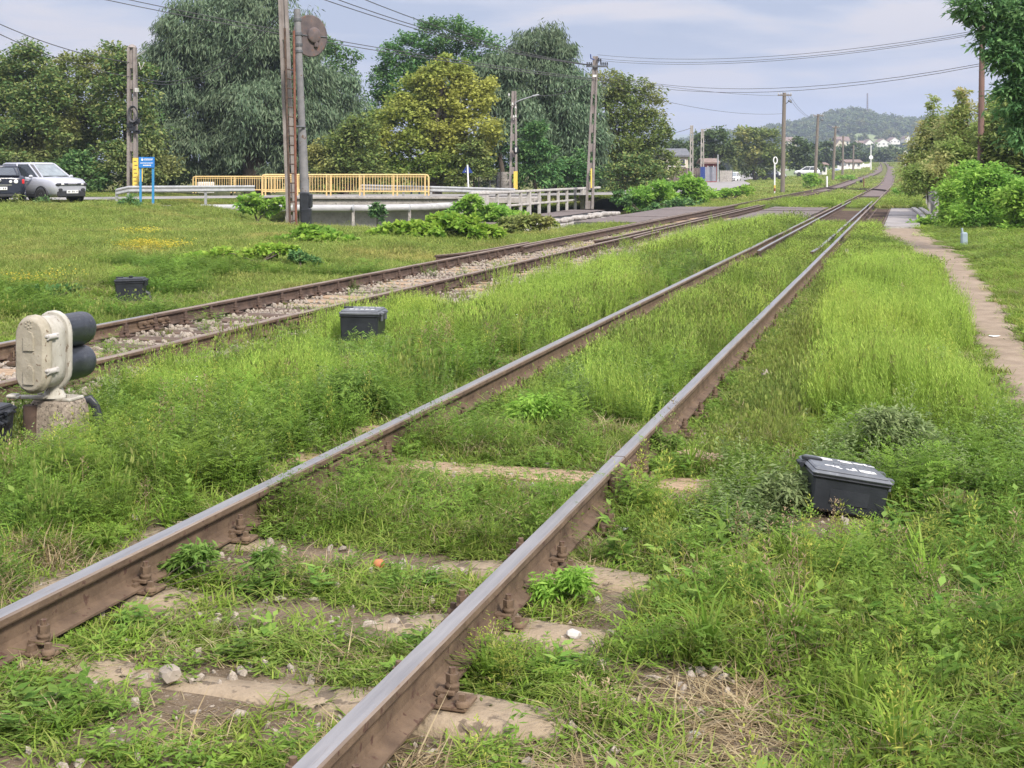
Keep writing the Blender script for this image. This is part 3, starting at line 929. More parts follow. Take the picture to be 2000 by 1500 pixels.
r1, r2, r3 = RNG.random(len(X)), RNG.random(len(X)), RNG.random(len(X))
nA, nB, nC, nD = vn(X, Y, .55), vn(X, Y, 1.6, 11), vn(X, Y, 3.7, 23), vn(X, Y, .28, 51)
pathU = np.interp(V, [a for a, _ in PU], [b for _, b in PU]); pathW = np.interp(V, [a for a, _ in PW], [b for _, b in PW])
keep = np.ones(len(X), bool)
keep &= ~((np.abs(U - pathU) < pathW * (.6 + .65 * nD) * (1 + .35 * smn(23, 30, V))) & (V < 44))
RU = [-2.213 - G2, -2.213 + G2, -7.375 - G2, -7.375 + G2]
farw = 1 + .9 * smn(14, 45, Y)
for k in RU[:2]: keep &= (np.abs(U - k) > .085) & ~((V > 8.2) & (np.abs(U - k) < .07 + .05 * farw))
for k in RU[2:]: keep &= np.abs(U - k) > .16
# sleepers of the near track stay visible between and beside the rails
slp = np.array([2.5, 3.22, 3.96, 4.68, 5.43, 7.16]); dsg = V[:, None] - slp[None, :]; ds = np.min(np.where(dsg > 0, dsg * 1.35, -dsg * .80), axis=1)
onsl = (np.abs(U + 2.213) < 1.24) & (V < 7.6) & (ds < np.where(V > 7, .15, .185))
keep &= ~(onsl & (r1 > .05 + .30 * (nA > .70)))
# ballast stays mostly clear
bal = (U > -8.75) & (U < -6.05 + .9 * smn(20, 14, V) * 0 ) & (V < 44)
keep &= ~(bal & (r1 > .03))
bal2 = (U >= -6.05) & (U < -5.2 + .4 * nB) & (V > 15.5) & (V < 43)
keep &= ~(bal2 & (r1 > .08))
# decks, road, parking, bridge
keep &= ~((V > 43.5) & (V < 64.5) & (U > -15.5) & (U < .9))
rd = np.min((X[:, None] - np.array([p[0] for p in rs[::3]])[None]) ** 2 + (Y[:, None] - np.array([p[1] for p in rs[::3]])[None]) ** 2, axis=1) ** .5
keep &= rd > 3.3
keep &= ~((X < -13) & (Y > 50.5 + .8 * nB) & (Y < 66))
# bare soil
BARE = [(.62, 4.03, .34), (.28, 3.7, .28), (-.35, 3.75, .22), (-1.05, 4.2, .16), (.30, 5.1, .14), (.85, 6.9, .14), (.62, 8.9, .16), (.35, 6.1, .15), (.12, 6.9, .2), (-2.3, 5.9, .12), (1.5, 7.4, .1), (-2.9, 4.6, .0)]
bare = np.zeros(len(X))
for bx, by, br in BARE:
    d_ = np.sqrt((X - bx) ** 2 + ((Y - by) * .8) ** 2) / max(br, .01); bare = np.maximum(bare, smn(1.35, .75, d_ + (nD - .5) * .5))
litter = r2 < bare * .97
keep &= ~(litter & (r1 > .42))
# things standing in the grass
OBJS = [(-.285, 6.75, .24), (-4.0, 0, 0)]
for bu, bvv, br in [(-.30, 6.68, .27), (-.33, 6.42, .20), (-5.20, 7.40, .26), (-5.10, 7.10, .20), (-5.50, 6.93, .30), (-5.45, 6.7, .25), (-5.41, 12.84, .30), (-5.30, 12.5, .24), (-10.38, 16.33, .42), (-10.2, 15.9, .42)]:
    keep &= ~((U - bu) ** 2 + (V - bvv) ** 2 < br ** 2)
# patchiness of the low growth near the camera
thin = (V < 9) & (U > -3.2)
keep &= ~(thin & (nA * .6 + nD * .4 < .19 + .02 * (U < -1.5)))
keep &= ~((V > 8.5) & (V < 30) & (U > -6.3) & (U < .2) & (nD * .5 + nB * .5 < .24))

strawy = litter
typ = np.full(len(X), '', dtype='U9'); sx = np.ones(len(X)); sz = np.ones(len(X))
def choose(mask, table, hs, ws=(1.0, 1.0)):
    """table: (type, weight); hs: range of the height factor"""
    ids = np.where(mask & (typ == ''))[0]
    ws_ = np.array([w for _, w in table]); c = np.cumsum(ws_ / ws_.sum())
    k = np.searchsorted(c, np.clip(r3[ids], 0, .999999))
    for j, (t, _) in enumerate(table): typ[ids[k == j]] = t
    sz[ids] = RNG.uniform(hs[0], hs[1], len(ids)); sx[ids] = RNG.uniform(ws[0], ws[1], len(ids))

choose(strawy & (r1 < .36), [('dry', 1.0)], (.12, .3), (1.0, 1.5))
choose(strawy, [('knot', .6), ('short', .4)], (.4, .7))
inr = (U > -2.98) & (U < -1.51)
strip = np.zeros(len(X), bool)
for k_ in RU[:2]: strip |= (U - k_ > -.2) & (U - k_ < .12 + .12 * farw)
choose(strip & (V > 8.2), [('short', .45), ('knot', .35), ('herb', .10), ('dry', .10)], (.45, .75))
choose(inr & (V < 5.2), [('short', .46), ('knot', .32), ('dry', .12), ('herb', .06), ('broad', .03), ('tuft', .01)], (.55, 1.0))
choose(inr & (V < 8.6), [('short', .48), ('knot', .25), ('dry', .12), ('herb', .10), ('cut', .05)], (.6, 1.05))
choose(inr & (V < 11) & (U > -2.65), [('fluffy', .10), ('cut', .35), ('herb', .25), ('short', .2), ('grey', .1)], (.5, .85))
choose(inr & (V < 18) & (nB > .62), [('cut', .4), ('herb', .4), ('seed', .2)], (.5, .85))
choose(inr & (V > 22), [('seed', .5), ('short', .3), ('fluffy', .2)], (.3, .55), (1.0, 1.4))
choose(inr & (nC > .62), [('herb', .5), ('cut', .3), ('seed', .2)], (.5, .8), (1.0, 1.3))
choose(inr & (V < 64), [('seed', .52), ('fluffy', .16), ('herb', .16), ('short', .16)], (.5, .95), (1.0, 1.4))
# right shoulder
rs_ = (U >= -1.51) & (U < 6)
edge_fl = (U > -.74 + .35 * (nB - .5) - .2 * smn(12, 18, V)) & (U < .44 + .30 * (nA - .5) - .35 * smn(17, 24, V)) & (V > 8.6 + .9 * (nB - .5) + .5 * smn(.1, -.6, U)) & (V < 25)
choose(rs_ & edge_fl & (nB > .28), [('fluffy', .82), ('seed', .10), ('grey', .03), ('stalk', .04), ('dead', .015)], (.75, 1.12), (.9, 1.2))
choose(rs_ & edge_fl, [('fluffy', .4), ('seed', .3), ('grey', .2), ('whitefl', .1)], (.6, .95))
choose(rs_ & (V > 7.0) & (V < 9.6) & (U > -.45) & (U < 1.1), [('grey', .12), ('herb', .22), ('cut', .24), ('short', .34), ('broad', .08)], (.5, .85))
choose(rs_ & (V > 6.1) & (V < 7.6) & (U > -.95) & (U < -.35), [('grey', .22), ('herb', .40), ('knot', .38)], (.5, .8))
choose(rs_ & (V > 23) & (U < .6), [('seed', .45), ('fluffy', .3), ('short', .25)], (.6, 1.0), (1.1, 1.6))
choose(rs_ & (V < 6.6) & (V > 4.8) & (U < .5) & (nB > .5), [('dry', .34), ('short', .36), ('knot', .30)], (.7, 1.15))
choose(rs_ & (V < 7.6), [('short', .44), ('knot', .40), ('dry', .05), ('herb', .05), ('cut', .03), ('broad', .035), ('stalk', .022), ('dead', .008), ('tuft', .012)], (.6, 1.1))
choose(rs_ & (U < -.7), [('short', .4), ('seed', .3), ('knot', .2), ('dry', .1)], (.6, 1.0))
choose(rs_ & (V < 22), [('short', .62), ('knot', .34), ('dry', .04)], (.45, .85), (1.0, 1.3))
choose(rs_, [('short', .68), ('knot', .32)], (.5, .9), (1.1, 1.5))
# between the tracks
mid = (U <= -2.98) & (U > -6.6)
choose(mid & (U > -3.32) & (V < 22), [('short', .5), ('dry', .25), ('knot', .25)], (.5, .9))
choose(mid & (V < 5.6) & (nB > .60), [('dry', .5), ('short', .4), ('herb', .1)], (.7, 1.2))
choose(mid & (V < 6.0), [('short', .34), ('herb', .26), ('cut', .14), ('knot', .12), ('seed', .06), ('broad', .05), ('dead', .012), ('tuft', .03)], (.65, 1.05))
flm = (V > 9.0) & (U < -3.75 + .5 * (nB - .5) - .4 * smn(12, 9, V)) & (U > -5.95)
choose(mid & (V > 14) & (nB > .70), [('herb', .45), ('cut', .25), ('grey', .15), ('seed', .15)], (.6, .95), (1.0, 1.3))
choose(mid & flm & (nC > .30) & (V < 46), [('fluffy', .80), ('seed', .16), ('whitefl', .04)], (.62, .92), (1.0, 1.25))
choose(mid & (V < 12) & (nB > .6), [('seed', .4), ('herb', .3), ('short', .2), ('grey', .1)], (.7, 1.0))
choose(mid & (V < 12), [('cut', .34), ('herb', .30), ('grey', .05), ('short', .18), ('broad', .08), ('stalk', .04), ('dead', .015)], (.7, 1.1))
choose(mid & (V < 20), [('herb', .24), ('cut', .15), ('seed', .34), ('fluffy', .22), ('stalk', .04), ('dead', .02)], (.65, 1.0), (1.0, 1.2))
choose(mid, [('seed', .45), ('fluffy', .35), ('herb', .2)], (.75, 1.1), (1.2, 1.6))
# lawn left of the far track
lw = U <= -6.6
yel = (((PX - 290) / 60) ** 2 + ((Y - 28.5) / 2.6) ** 2 < 1) | (((PX - 90) / 70) ** 2 + ((Y - 19.8) / 1.1) ** 2 < 1) | (((PX - 280) / 40) ** 2 + ((Y - 33.5) / 1.2) ** 2 < 1)
choose(lw & yel & (r2 < .75 * np.clip(nA * 1.4 - .35, 0, 1)), [('yellowfl', 1.0)], (.6, 1.0), (1.2, 1.6))
choose(lw & (Y < 24) & (nB > .66), [('herb', .5), ('cut', .2), ('short', .3)], (.6, .95), (1.2, 1.5))
choose(lw & (Y < 20), [('short', .68), ('knot', .14), ('seed', .09), ('dry', .09)], (.6, 1.0), (1.1, 1.5))
choose(lw & (Y < 30), [('short', .40), ('seed', .06), ('lawn', .48), ('dry', .06)], (.45, .8), (.8, 1.1))
choose(lw, [('lawn', .92), ('seed', .03), ('dry', .05)], (.4, .85), (.7, 1.0))
choose(np.ones(len(X), bool), [('lawn', 1.0)], (.8, 1.2), (1.2, 1.6))
sz *= np.where((typ == 'fluffy') | (typ == 'seed'), .50 + .72 * nA, 1.0)
for k_ in RU[:2]: sz *= 1 - .45 * smn(.75, .2, U - k_) * (U > k_) * (V > 8)
sz *= 1 - .6 * smn(.9, .4, np.sqrt((U + 5.3) ** 2 + ((V - 12.2) * .7) ** 2))
sz *= 1 - .25 * smn(.9, .4, np.sqrt((U + 5.2) ** 2 + (V - 6.8) ** 2))
sz *= 1 - .62 * smn(21, 26, V) * smn(-1.2, -.6, U) * (U < 1.5) * (V < 44)
sz *= 1 - .5 * smn(.8, .3, np.sqrt((U + .3) ** 2 + (V - 6.3) ** 2))
sz *= 1 - .45 * ((np.abs(U + 2.213) < 1.3) & (V < 7.4) & (ds < .38))
# far growth gets wider leaves so that it still covers
far_w = 1 + .9 * smn(14, 45, Y); sx *= far_w
LAB = {'short': ('grass', 'short green grass over the shoulder and between the rails', 'grass'),
       'knot': ('ground_cover', 'creeping small leaved green ground cover around the rails', 'weeds'),
       'herb': ('weeds', 'dark green narrow leaved weeds between the two tracks', 'weeds'),
       'grey': ('weeds', 'greyish leaved mugwort like weeds by the tilted black box', 'weeds'),
       'cut': ('weeds', 'feathery cut leaved weeds beside the near rail', 'weeds'),
       'fluffy': ('weeds', 'bright yellow green feathery weeds standing in dense swaths', 'weeds'),
       'seed': ('grass', 'foxtail grass with pale heads between the rails', 'grass'),
       'dry': ('grass', 'dry straw coloured grass in tufts', 'grass'),
       'yellowfl': ('flowers', 'yellow flowers in patches on the lawn', 'flowers'),
       'whitefl': ('flowers', 'tiny white flowers among the bright weeds', 'flowers'),
       'lawn': ('grass', 'rough green lawn reaching back to the parked cars', 'grass'),
       'broad': ('weeds', 'broad leaved green weeds dotted about near the camera', 'weeds'),
       'stalk': ('weeds', 'yellowish flowering weed stalks rising from the near grass', 'weeds'),
       'dead': ('weeds', 'brown dead weed stalks among the green growth', 'weeds'),
       'tuft': ('grass', 'broad bladed light green grass tufts near the camera', 'grass')}
for t in LAB:
    k = np.where((typ == t) & keep)[0]
    if len(k) == 0: continue
    coll = proto_coll('clump_' + t, [b.mesh('clump_' + t, LM[t]) for b in PROTO[t]])
    pts = np.stack([X[k], Y[k], gzn(X[k], Y[k]) - .006], 1)
    rot = np.stack([RNG.normal(0, .12, len(k)), RNG.normal(0, .12, len(k)), RNG.uniform(0, 6.283, len(k))], 1)
    scl = np.stack([sx[k], sx[k], sz[k]], 1)
    scatter(LAB[t][0], LAB[t][1], LAB[t][2], coll, pts, rot, scl, RNG.integers(0, len(PROTO[t]), len(k)))

# ---- ballast stones
def stone_mesh(seed):
    rnd = random.Random(seed); bm = bmesh.new()
    bmesh.ops.create_icosphere(bm, subdivisions=1, radius=1)
    for v in bm.verts:
        v.co *= rnd.uniform(.72, 1.12); v.co.x *= 1.15; v.co.z *= .72
    me = bpy.data.meshes.new('ballast_stone'); bm.to_mesh(me); bm.free(); me.materials.append(M['stone'])
    return me
sc = proto_coll('stones', [stone_mesh(i) for i in range(6)])
n = 17000
v_ = 1.0 + 43 * RNG.random(n) ** 1.25; lo = -8.55; hi = -6.15 + .75 * smn(15, 19, v_)
u_ = lo + (hi - lo) * RNG.random(n)
dsl = np.abs(((v_ + 1.0) / .615) - np.round((v_ + 1.0) / .615)) * .615
ok = (dsl > .10) | (RNG.random(n) < .10)
u_, v_ = u_[ok], v_[ok]
bx, by = u_ * CT + v_ * ST, -u_ * ST + v_ * CT
s_ = RNG.uniform(.014, .032, len(u_))
pts = np.stack([bx, by, gzn(bx, by) + .020 + s_ * .3 + .016 * (dsl[ok] > .2)], 1)
scatter('ballast_stones', 'loose pinkish grey ballast stones around the far track sleepers', 'ballast', sc, pts, RNG.uniform(0, 6.28, (len(u_), 3)), np.stack([s_ * RNG.uniform(.9, 1.5, len(s_)), s_, s_], 1), RNG.integers(0, 6, len(u_)))
# pebbles on the bare soil near the camera
n = 2600
bx = RNG.uniform(-2.6, 2.0, n); by = RNG.uniform(3.4, 9, n); s_ = .004 + .022 * RNG.random(n) ** 2.2
pts = np.stack([bx, by, gzn(bx, by) + s_ * .2], 1)
scatter('pebbles', 'small tan pebbles scattered over bare soil by the near rails', 'stones', sc, pts, RNG.uniform(0, 6.28, (n, 3)), np.stack([s_ * 1.3, s_, s_], 1), RNG.integers(0, 6, n))
# ================================================================== SIGNAL AND BOXES
def stadium(w, h, n=10, y=0.0, zc=0.0):
    """upright rounded outline in the local XZ plane"""
    r = w / 2; pts = []
    for k in range(n + 1):
        a = math.pi * k / n
        pts.append(Vector((math.cos(a) * r, y, zc + h / 2 - r + math.sin(a) * r)))
    for k in range(n + 1):
        a = math.pi + math.pi * k / n
        pts.append(Vector((math.cos(a) * r, y, zc - h / 2 + r + math.sin(a) * r)))
    return pts

def rod(a, b, r, mat, name, parent, n=10):
    mb = MB(); mb.cyl(a, b, r, n=n); return mb.build(name, mat, parent)

def make_dwarf_signal():
    Y0 = 8.62
    base = Vector(((88 - 1000) / F * Y0, Y0, -.03))
    t = thing('dwarf_signal', 'cream ground signal with two black hooded lamps on a rough concrete block', 'railway signal', base, -TH)
    zc = .545
    # concrete block and bracket
    mb = MB(); rnd = random.Random(2)
    secs = []
    for z, k in ((-.12, 1.06), (.02, 1.03), (.14, 1.0), (.205, .97), (.222, .88)):
        sec = []
        for a in range(20):
            w = 2 * math.pi * a / 20; c, s_ = math.cos(w), math.sin(w)
            q = (abs(c) ** 6 + abs(s_) ** 6) ** (-1 / 6)
            sec.append(Vector((.02 + c * q * .165 * k + rnd.uniform(-.006, .006), .13 + s_ * q * .15 * k + rnd.uniform(-.006, .006), z)))
        secs.append(sec)
    mb.loft(secs, 0, True, True, True)
    mb.build('concrete_base', M['concrete_rough'], t)
    mb = MB()
    mb.box((.02, .12, .232), (.30, .17, .022), 0, bev=.006)
    mb.lathe([(.095, .240), (.070, .262), (.056, .30), (.056, .36)], 18, 0, Matrix.Translation((.0, .10, 0)))
    for xx in (-.10, .13):
        mb.tube([(xx, .08, .24), (xx, .08, .262)], .018, 6, 0, smooth=False)
    mb.build('mounting_foot', M['cream'], t)
    mb = MB()
    mb.tube([(-.10, -.02, -.12), (-.10, -.02, .20)], .05, 12, 0)
    mb.build('cable_pipe', M['rust_dark'], t)
    mb = MB()
    mb.box((-.11, -.04, .255), (.26, .07, .018), 0, rot=(0, 0, .2), bev=.005)
    mb.box((-.21, -.06, .262), (.07, .085, .02), 0, rot=(0, 0, .2), bev=.006)
    mb.build('support_lug', M['cream'], t)
    # housing: rear door, waist, front flange
    mb = MB()
    def st(w, h, y): return stadium(w, h, 10, y, zc)
    mb.loft([st(.222, .452, -.085), st(.235, .468, -.075), st(.235, .468, .095), st(.225, .455, .10)], 0, True, True, True)
    mb.build('housing', M['cream'], t)
    mb = MB()
    mb.loft([st(.262, .500, .075), st(.285, .522, .085), st(.285, .522, .108), st(.275, .510, .112)], 0, True, True, True)
    mb.build('front_flange', M['cream'], t)
    mb = MB()
    mb.loft([st(.20, .44, -.172), st(.222, .465, -.164), st(.240, .482, -.150), st(.246, .490, -.135), st(.262, .506, -.132), st(.262, .506, -.100), st(.25, .49, -.094)], 0, True, True, True)
    door = mb.build('door', M['cream_door'], t)
    for zz in (zc + .085, zc - .13):
        mb = MB()
        mb.loft([[Vector((x * .9, -.185, z)) for x, z in ((-.042, zz - .055), (.042, zz - .055), (.042, zz + .03), (.030, zz + .058), (0, zz + .068), (-.030, zz + .058), (-.042, zz + .03))],
                 [Vector((x, -.165, z)) for x, z in ((-.042, zz - .055), (.042, zz - .055), (.042, zz + .03), (.030, zz + .058), (0, zz + .068), (-.030, zz + .058), (-.042, zz + .03))]], 0, True, True, False)
        mb.build('cover_plate', M['cream_door'], door)
    mb = MB()
    for k in range(7):
        a = k * .9; mb.box((math.cos(a) * .028 * (1 if k else 0), -.174, zc + .195 + math.sin(a) * .022), (.012, .008, .012), 0, bev=.003)
    mb.build('embossed_mark', M['cream_door'], door)
    for zz in (zc + .115, zc - .105):
        mb = MB()
        mb.tube([(.128, -.15, zz), (.128, -.07, zz)], .020, 10, 0)
        mb.box((.125, -.11, zz + .006), (.03, .10, .022), 0, bev=.006)
        mb.box((.118, -.045, zz), (.03, .05, .035), 0, bev=.006)
        mb.build('hinge', M['concrete_pale'], t)
    mb = MB()
    mb.tube([(-.128, -.13, zc + .01), (-.165, -.15, zc + .012)], .010, 8, 0)
    mb.tube([(-.158, -.15, zc + .03), (-.158, -.15, zc - .055)], .008, 8, 0)
    mb.box((-.152, -.15, zc - .065), (.075, .035, .032), 0, bev=.008)
    mb.tube([(-.135, -.155, zc + .02), (-.125, -.165, zc - .02)], .007, 6, 0)
    mb.build('latch', M['rust'], t)
    for zz in (zc + .112, zc - .112):
        A = Matrix.Translation((0, .105, zz)) @ Matrix.Rotation(R(-90), 4, 'X')
        mb = MB()
        mb.lathe([(.120, 0), (.120, .02), (.112, .022), (.112, .30), (.106, .335), (.090, .36)], 26, 0, A)
        hd = mb.build('lamp_hood', M['hood'], t)
    mb = MB()
    mb.tube([(.14, .21, .20), (.19, .24, .21), (.225, .25, .17), (.25, .26, .06), (.275, .27, -.06)], [.010, .012, .012, .014, .016], 8, 0, flat=2.6)
    mb.build('cable_guard', M['black'], t)
    return t
make_dwarf_signal().scale = (.94, .96, 1.0)

def strokes(mb, polys, z, mi=1, w=.016):
    """painted letters: each polyline a chain of flat bars"""
    for poly in polys:
        for (ax, ay), (bx, by) in zip(poly, poly[1:]):
            a, b = Vector((ax, ay, 0)), Vector((bx, by, 0)); d = (b - a)
            if d.length < 1e-5: continue
            ang = math.atan2(d.y, d.x); c = (a + b) / 2
            mb.box((c.x, c.y, z), (d.length + w, w, .0016), mi, rot=(0, 0, ang))

def cable_box(label, loc, rot, w, dep, h, marks=None, lid_mat='black_lid', name='cable_box'):
    t = thing(name, label, 'cable box', loc)
    t.rotation_euler = rot
    mb = MB()
    mb.box((0, 0, h * .42), (w * .90, dep * .88, h * .84), 0, taper=1.06, bev=.012)
    mb.box((0, 0, h * .80), (w * .985, dep * .975, h * .06), 0, bev=.006)
    mb.box((0, -dep * .445, h * .40), (w * .5, .012, h * .35), 0, bev=.004)
    mb.build('body', M['black'], t)
    mb = MB()
    mb.box((0, 0, h * .885), (w, dep, h * .10), 0, bev=.010)
    mb.box((0, 0, h * .955), (w * .93, dep * .91, h * .07), 0, taper=.97, bev=.008)
    # raised maker's figures cast in the lid
    zt = h * .993
    for k, (x, y, ww, hh) in enumerate(((-.04, .012, .026, .03), (.0, .012, .026, .03), (.06, .008, .012, .035), (.085, .008, .03, .008), (.12, 0, .035, .006))):
        mb.box((x, y, zt), (ww, hh, .004), 0, bev=.001)
    lid = mb.build('lid', M[lid_mat], t)
    if marks:
        mb = MB(); strokes(mb, marks, zt + .0012, 0)
        mb.build('painted_marks', M['white'], lid)
    for y in (-dep * .22, dep * .20):
        mb = MB()
        mb.box((w * .515, y, h * .88), (.05, .055, .018), 0, bev=.006)
        mb.tube([(w * .535, y - .034, h * .86), (w * .535, y + .034, h * .86)], .014, 10, 0)
        mb.box((w * .52, y, h * .74), (.022, .05, h * .22), 0, bev=.004)
        mb.build('hinge', M['black_lid'] if lid_mat == 'black_lid' else M['black'], t)
    mb = MB()
    mb.box((-w * .515, dep * .12, h * .88), (.055, .07, .02), 0, bev=.006)
    mb.tube([(-w * .54, dep * .12 - .05, h * .86), (-w * .54, dep * .12 + .05, h * .86)], .012, 10, 0)
    mb.box((-w * .40, dep * .12, h * 1.0), (.10, .035, .02), 0, bev=.004)
    mb.build('latch', M['black'], t)
    return t
def rect(x, y, w, h): return [(x - w / 2, y - h / 2), (x + w / 2, y - h / 2), (x + w / 2, y + h / 2), (x - w / 2, y + h / 2), (x - w / 2, y - h / 2)]
MARKS = [rect(-.075, .125, .05, .045), [(.0, .15), (.05, .145), (.045, .13), (.01, .13), (.005, .11), (.05, .105)], [(.075, .125), (.105, .122)], [(.125, .14), (.13, .105), (.16, .105)],
         rect(.09, -.115, .062, .05), [(.087, -.115), (.094, -.115)], [(.03, -.075), (.03, -.125), (-.005, -.13), (-.008, -.12)],
         [(-.045, -.13), (-.065, -.105), (-.05, -.08)], [(-.065, -.105), (-.085, -.085)], [(-.105, -.085), (-.075, -.083)]]
cable_box('tilted black cable box with white painted figures standing in weeds right of the near rail', (1.625, 6.62, .012), (R(-3), R(8.5), R(-4)), .385, .46, .21, MARKS)
MARKS2 = [[(-.11 + .055 * k, -.12), (-.085 + .055 * k, -.12), (-.085 + .055 * k, -.09), (-.11 + .055 * k, -.09)] for k in range(5)] + [[(-.02 + .07 * k, .12), (.01 + .07 * k, .12)] for k in range(3)]
cable_box('black cable box with a grey lid in bright weeds beside the far track', (-1.55, 13.85, -.06), (0, R(.5), R(-6)), .42, .44, .325, MARKS2)
b3 = cable_box('black cable box alone on the lawn left of the far track', (-5.32, 18.6, gz(-5.32, 18.6) - .02), (0, R(-1), R(6)), .40, .34, .33, None, 'black')
mb = MB()
mb.tube([(.20, -.02, .12), (.24, -.02, .10), (.265, -.02, .0), (.275, -.02, -.06)], [.03, .032, .034, .036], 8, 0)
mb.tube([(0, 0, .33), (0, 0, .352)], .028, 8, 0)
mb.build('cable_entry', M['black'], b3)
b4 = cable_box('black cable box at the foot of the cream signal', (-3.36, 8.22, -.05), (R(2), R(3), R(-12)), .42, .40, .29, None, 'black')
mb = MB()
for k in range(4):
    mb.tube([(.20, -.08 + .045 * k, .20), (.235, -.08 + .045 * k, .19)], .014, 8, 0)
mb.build('cable_entry', M['black'], b4)

# small loose things
def rock(label, c, s, seed, mat='stone'):
    rnd = random.Random(seed); bm = bmesh.new()
    bmesh.ops.create_icosphere(bm, subdivisions=2, radius=1)
    dirs = [Vector((rnd.gauss(0, 1), rnd.gauss(0, 1), rnd.gauss(0, 1))).normalized() for _ in range(9)]
    for v in bm.verts:
        for d in dirs:
            k = v.co.dot(d)
            if k > .72: v.co -= d * (k - .72)
    for v in bm.verts: v.co = Vector((v.co.x * s[0], v.co.y * s[1], v.co.z * s[2]))
    me = bpy.data.meshes.new('stone'); bm.to_mesh(me); bm.free(); me.materials.append(M[mat])
    o = bpy.data.objects.new('stone', me); COL.objects.link(o); o.location = c; o.rotation_euler = (0, .15, rnd.random() * 3)
    return prop(o, label, 'stone')
q = G(330, 1325); rock('angular grey brown stone lying on the end of a pale sleeper by the left rail', (q.x, q.y, .012), (.055, .04, .035), 3, 'stone')
q = G(1120, 1245); rock('pale stone on the sleeper end right of the nearest rail', (q.x, q.y, .012), (.035, .025, .022), 5, 'concrete_pale')
q = G(1295, 1130 + 305); rock('flat pale stone on the bare soil in the lower right', (q.x + .1, q.y, .0), (.05, .03, .015), 8, 'concrete_pale')
q = G(1497, 738); rock('small brown stone among weeds right of the near track', (q.x, q.y, .02), (.06, .05, .06), 9, 'stone')
mb = MB(); q = G(740, 1112)
mb.lathe([(.004, -.024), (.017, -.02), (.025, -.004), (.025, .006), (.017, .02), (.006, .021)], 14, 0)
M['peach'] = pm('peach_skin', (0.40, 0.22, 0.06), (0.34, 0.08, 0.05), 22, 0.6, bump=0)
o = mb.build('peach', M['peach']); o.location = (q.x, q.y, .02); prop(o, 'orange red peach dropped between the rails', 'fruit')
for (px, py, w, lab) in ((1942, 664, .11, 'white paper scrap on the dirt footpath'), (1222, 1030, .06, 'white litter scrap in the weeds right of the near rail')):
    q = G(px, py); mb = MB(); rnd = random.Random(int(px))
    pts = [Vector((math.cos(a * 1.05) * w * rnd.uniform(.35, .6), math.sin(a * 1.05) * w * rnd.uniform(.3, .5), rnd.uniform(0, .012))) for a in range(6)]
    mb.add(pts + [p + Vector((0, 0, .003)) for p in pts], [(5, 4, 3, 2, 1, 0), (6, 7, 8, 9, 10, 11)] + [(k, (k + 1) % 6, 6 + (k + 1) % 6, 6 + k) for k in range(6)])
    o = mb.build('paper_scrap', M['white']); o.location = (q.x, q.y, gz(q.x, q.y) + .028); prop(o, lab, 'litter')
q = G(1883, 470, .1)
t = thing('plastic_canister', 'grey blue plastic canister before the right hand bushes', 'canister', (q.x, q.y, gz(q.x, q.y)))
mb = MB(); mb.box((0, 0, .15), (.14, .12, .30), 0, taper=.95, bev=.02); mb.build('body', M['terra'], t)
mb = MB(); mb.tube([(-.04, 0, .30), (-.05, 0, .40)], .025, 8, 0); mb.build('spout', M['terra'], t)
# loose planks
def plank(label, a, b, w, h, mat='wood'):
    a = Vector(a); b = Vector(b); d = b - a
    mb = MB(); n = 8; rnd = random.Random(int(a.x * 100)); secs = []
    for k in range(n + 1):
        x = d.length * k / n; j = [rnd.uniform(-.006, .006) for _ in range(4)]
        secs.append([Vector((x, -w / 2 + j[0], -h / 2)), Vector((x, w / 2 + j[1], -h / 2)), Vector((x, w / 2 + j[1], h / 2 + j[2])), Vector((x, -w / 2 + j[0], h / 2 + j[3]))])
    mb.loft(secs, 0, True, True, False)
    o = mb.build('plank', M[mat]); o.location = a; o.rotation_euler = d.to_track_quat('X', 'Z').to_euler()
    return prop(o, label, 'plank')
plank('grey splintered plank end beside the near rail', G(1340, 888, .03), G(1405, 902, .03), .16, .05)
plank('short grey board tucked behind the left near rail by its joint', G(690, 842, .03), G(745, 838, .03), .10, .04)

# ================================================================== RAILWAY BRIDGE
def deck_plate(name, label, cat, u0, u1, v0, v1, z, mat, edge='steel_dark', nplates=6, seed=0, thick=.05):
    rnd = random.Random(seed)
    t = thing(name, label, cat, UV(u0, v0, z), -TH)
    L_ = (v1 - v0) / nplates
    for k in range(nplates):
        mb = MB(); dz = rnd.uniform(-.012, .012)
        mb.box(((u1 - u0) / 2, L_ * (k + .5), dz), (u1 - u0, L_ - .02, .012), 0, rot=(rnd.uniform(-.004, .004), rnd.uniform(-.006, .006), 0))
        mb.build('plate', M[mat], t)
    for x in (.08, u1 - u0 - .08):
        mb = MB(); mb.box((x, (v1 - v0) / 2, -.17), (.10, v1 - v0 - .1, .30), 0); mb.build('beam', M[edge], t)
    mb = MB(); mb.box(((u1 - u0) / 2, .03, -.10), (u1 - u0, .05, .18), 0); mb.build('edge_beam', M['concrete_pale'] if mat == 'deck_grey' else M[edge], t)
    return t
deck_plate('bridge_deck', 'brown steel deck plates between the two tracks on the bridge', 'bridge deck', -5.95, -3.45, 45.5, 64.0, .03, 'deck', seed=1)
deck_plate('bridge_deck', 'wide brown steel deck left of the far track on the bridge', 'bridge deck', -10.7, -8.55, 43.5, 64.5, .0, 'deck', seed=2, nplates=7)
deck_plate('bridge_deck', 'grey plated footway right of the near track on the bridge', 'bridge deck', -.62, .42, 41.0, 62.0, .07, 'deck_grey', seed=3, nplates=8)
fb = deck_plate('bridge_deck', 'narrow brown footbridge deck below the white concrete railing', 'bridge deck', -16.4, -14.6, 47.5, 66.0, -.26, 'deck', seed=4)
t = thing('stone_kerb', 'row of whitish broken kerb stones along the footbridge', 'kerb', UV(-13.9, 46.5, -.34), -TH)
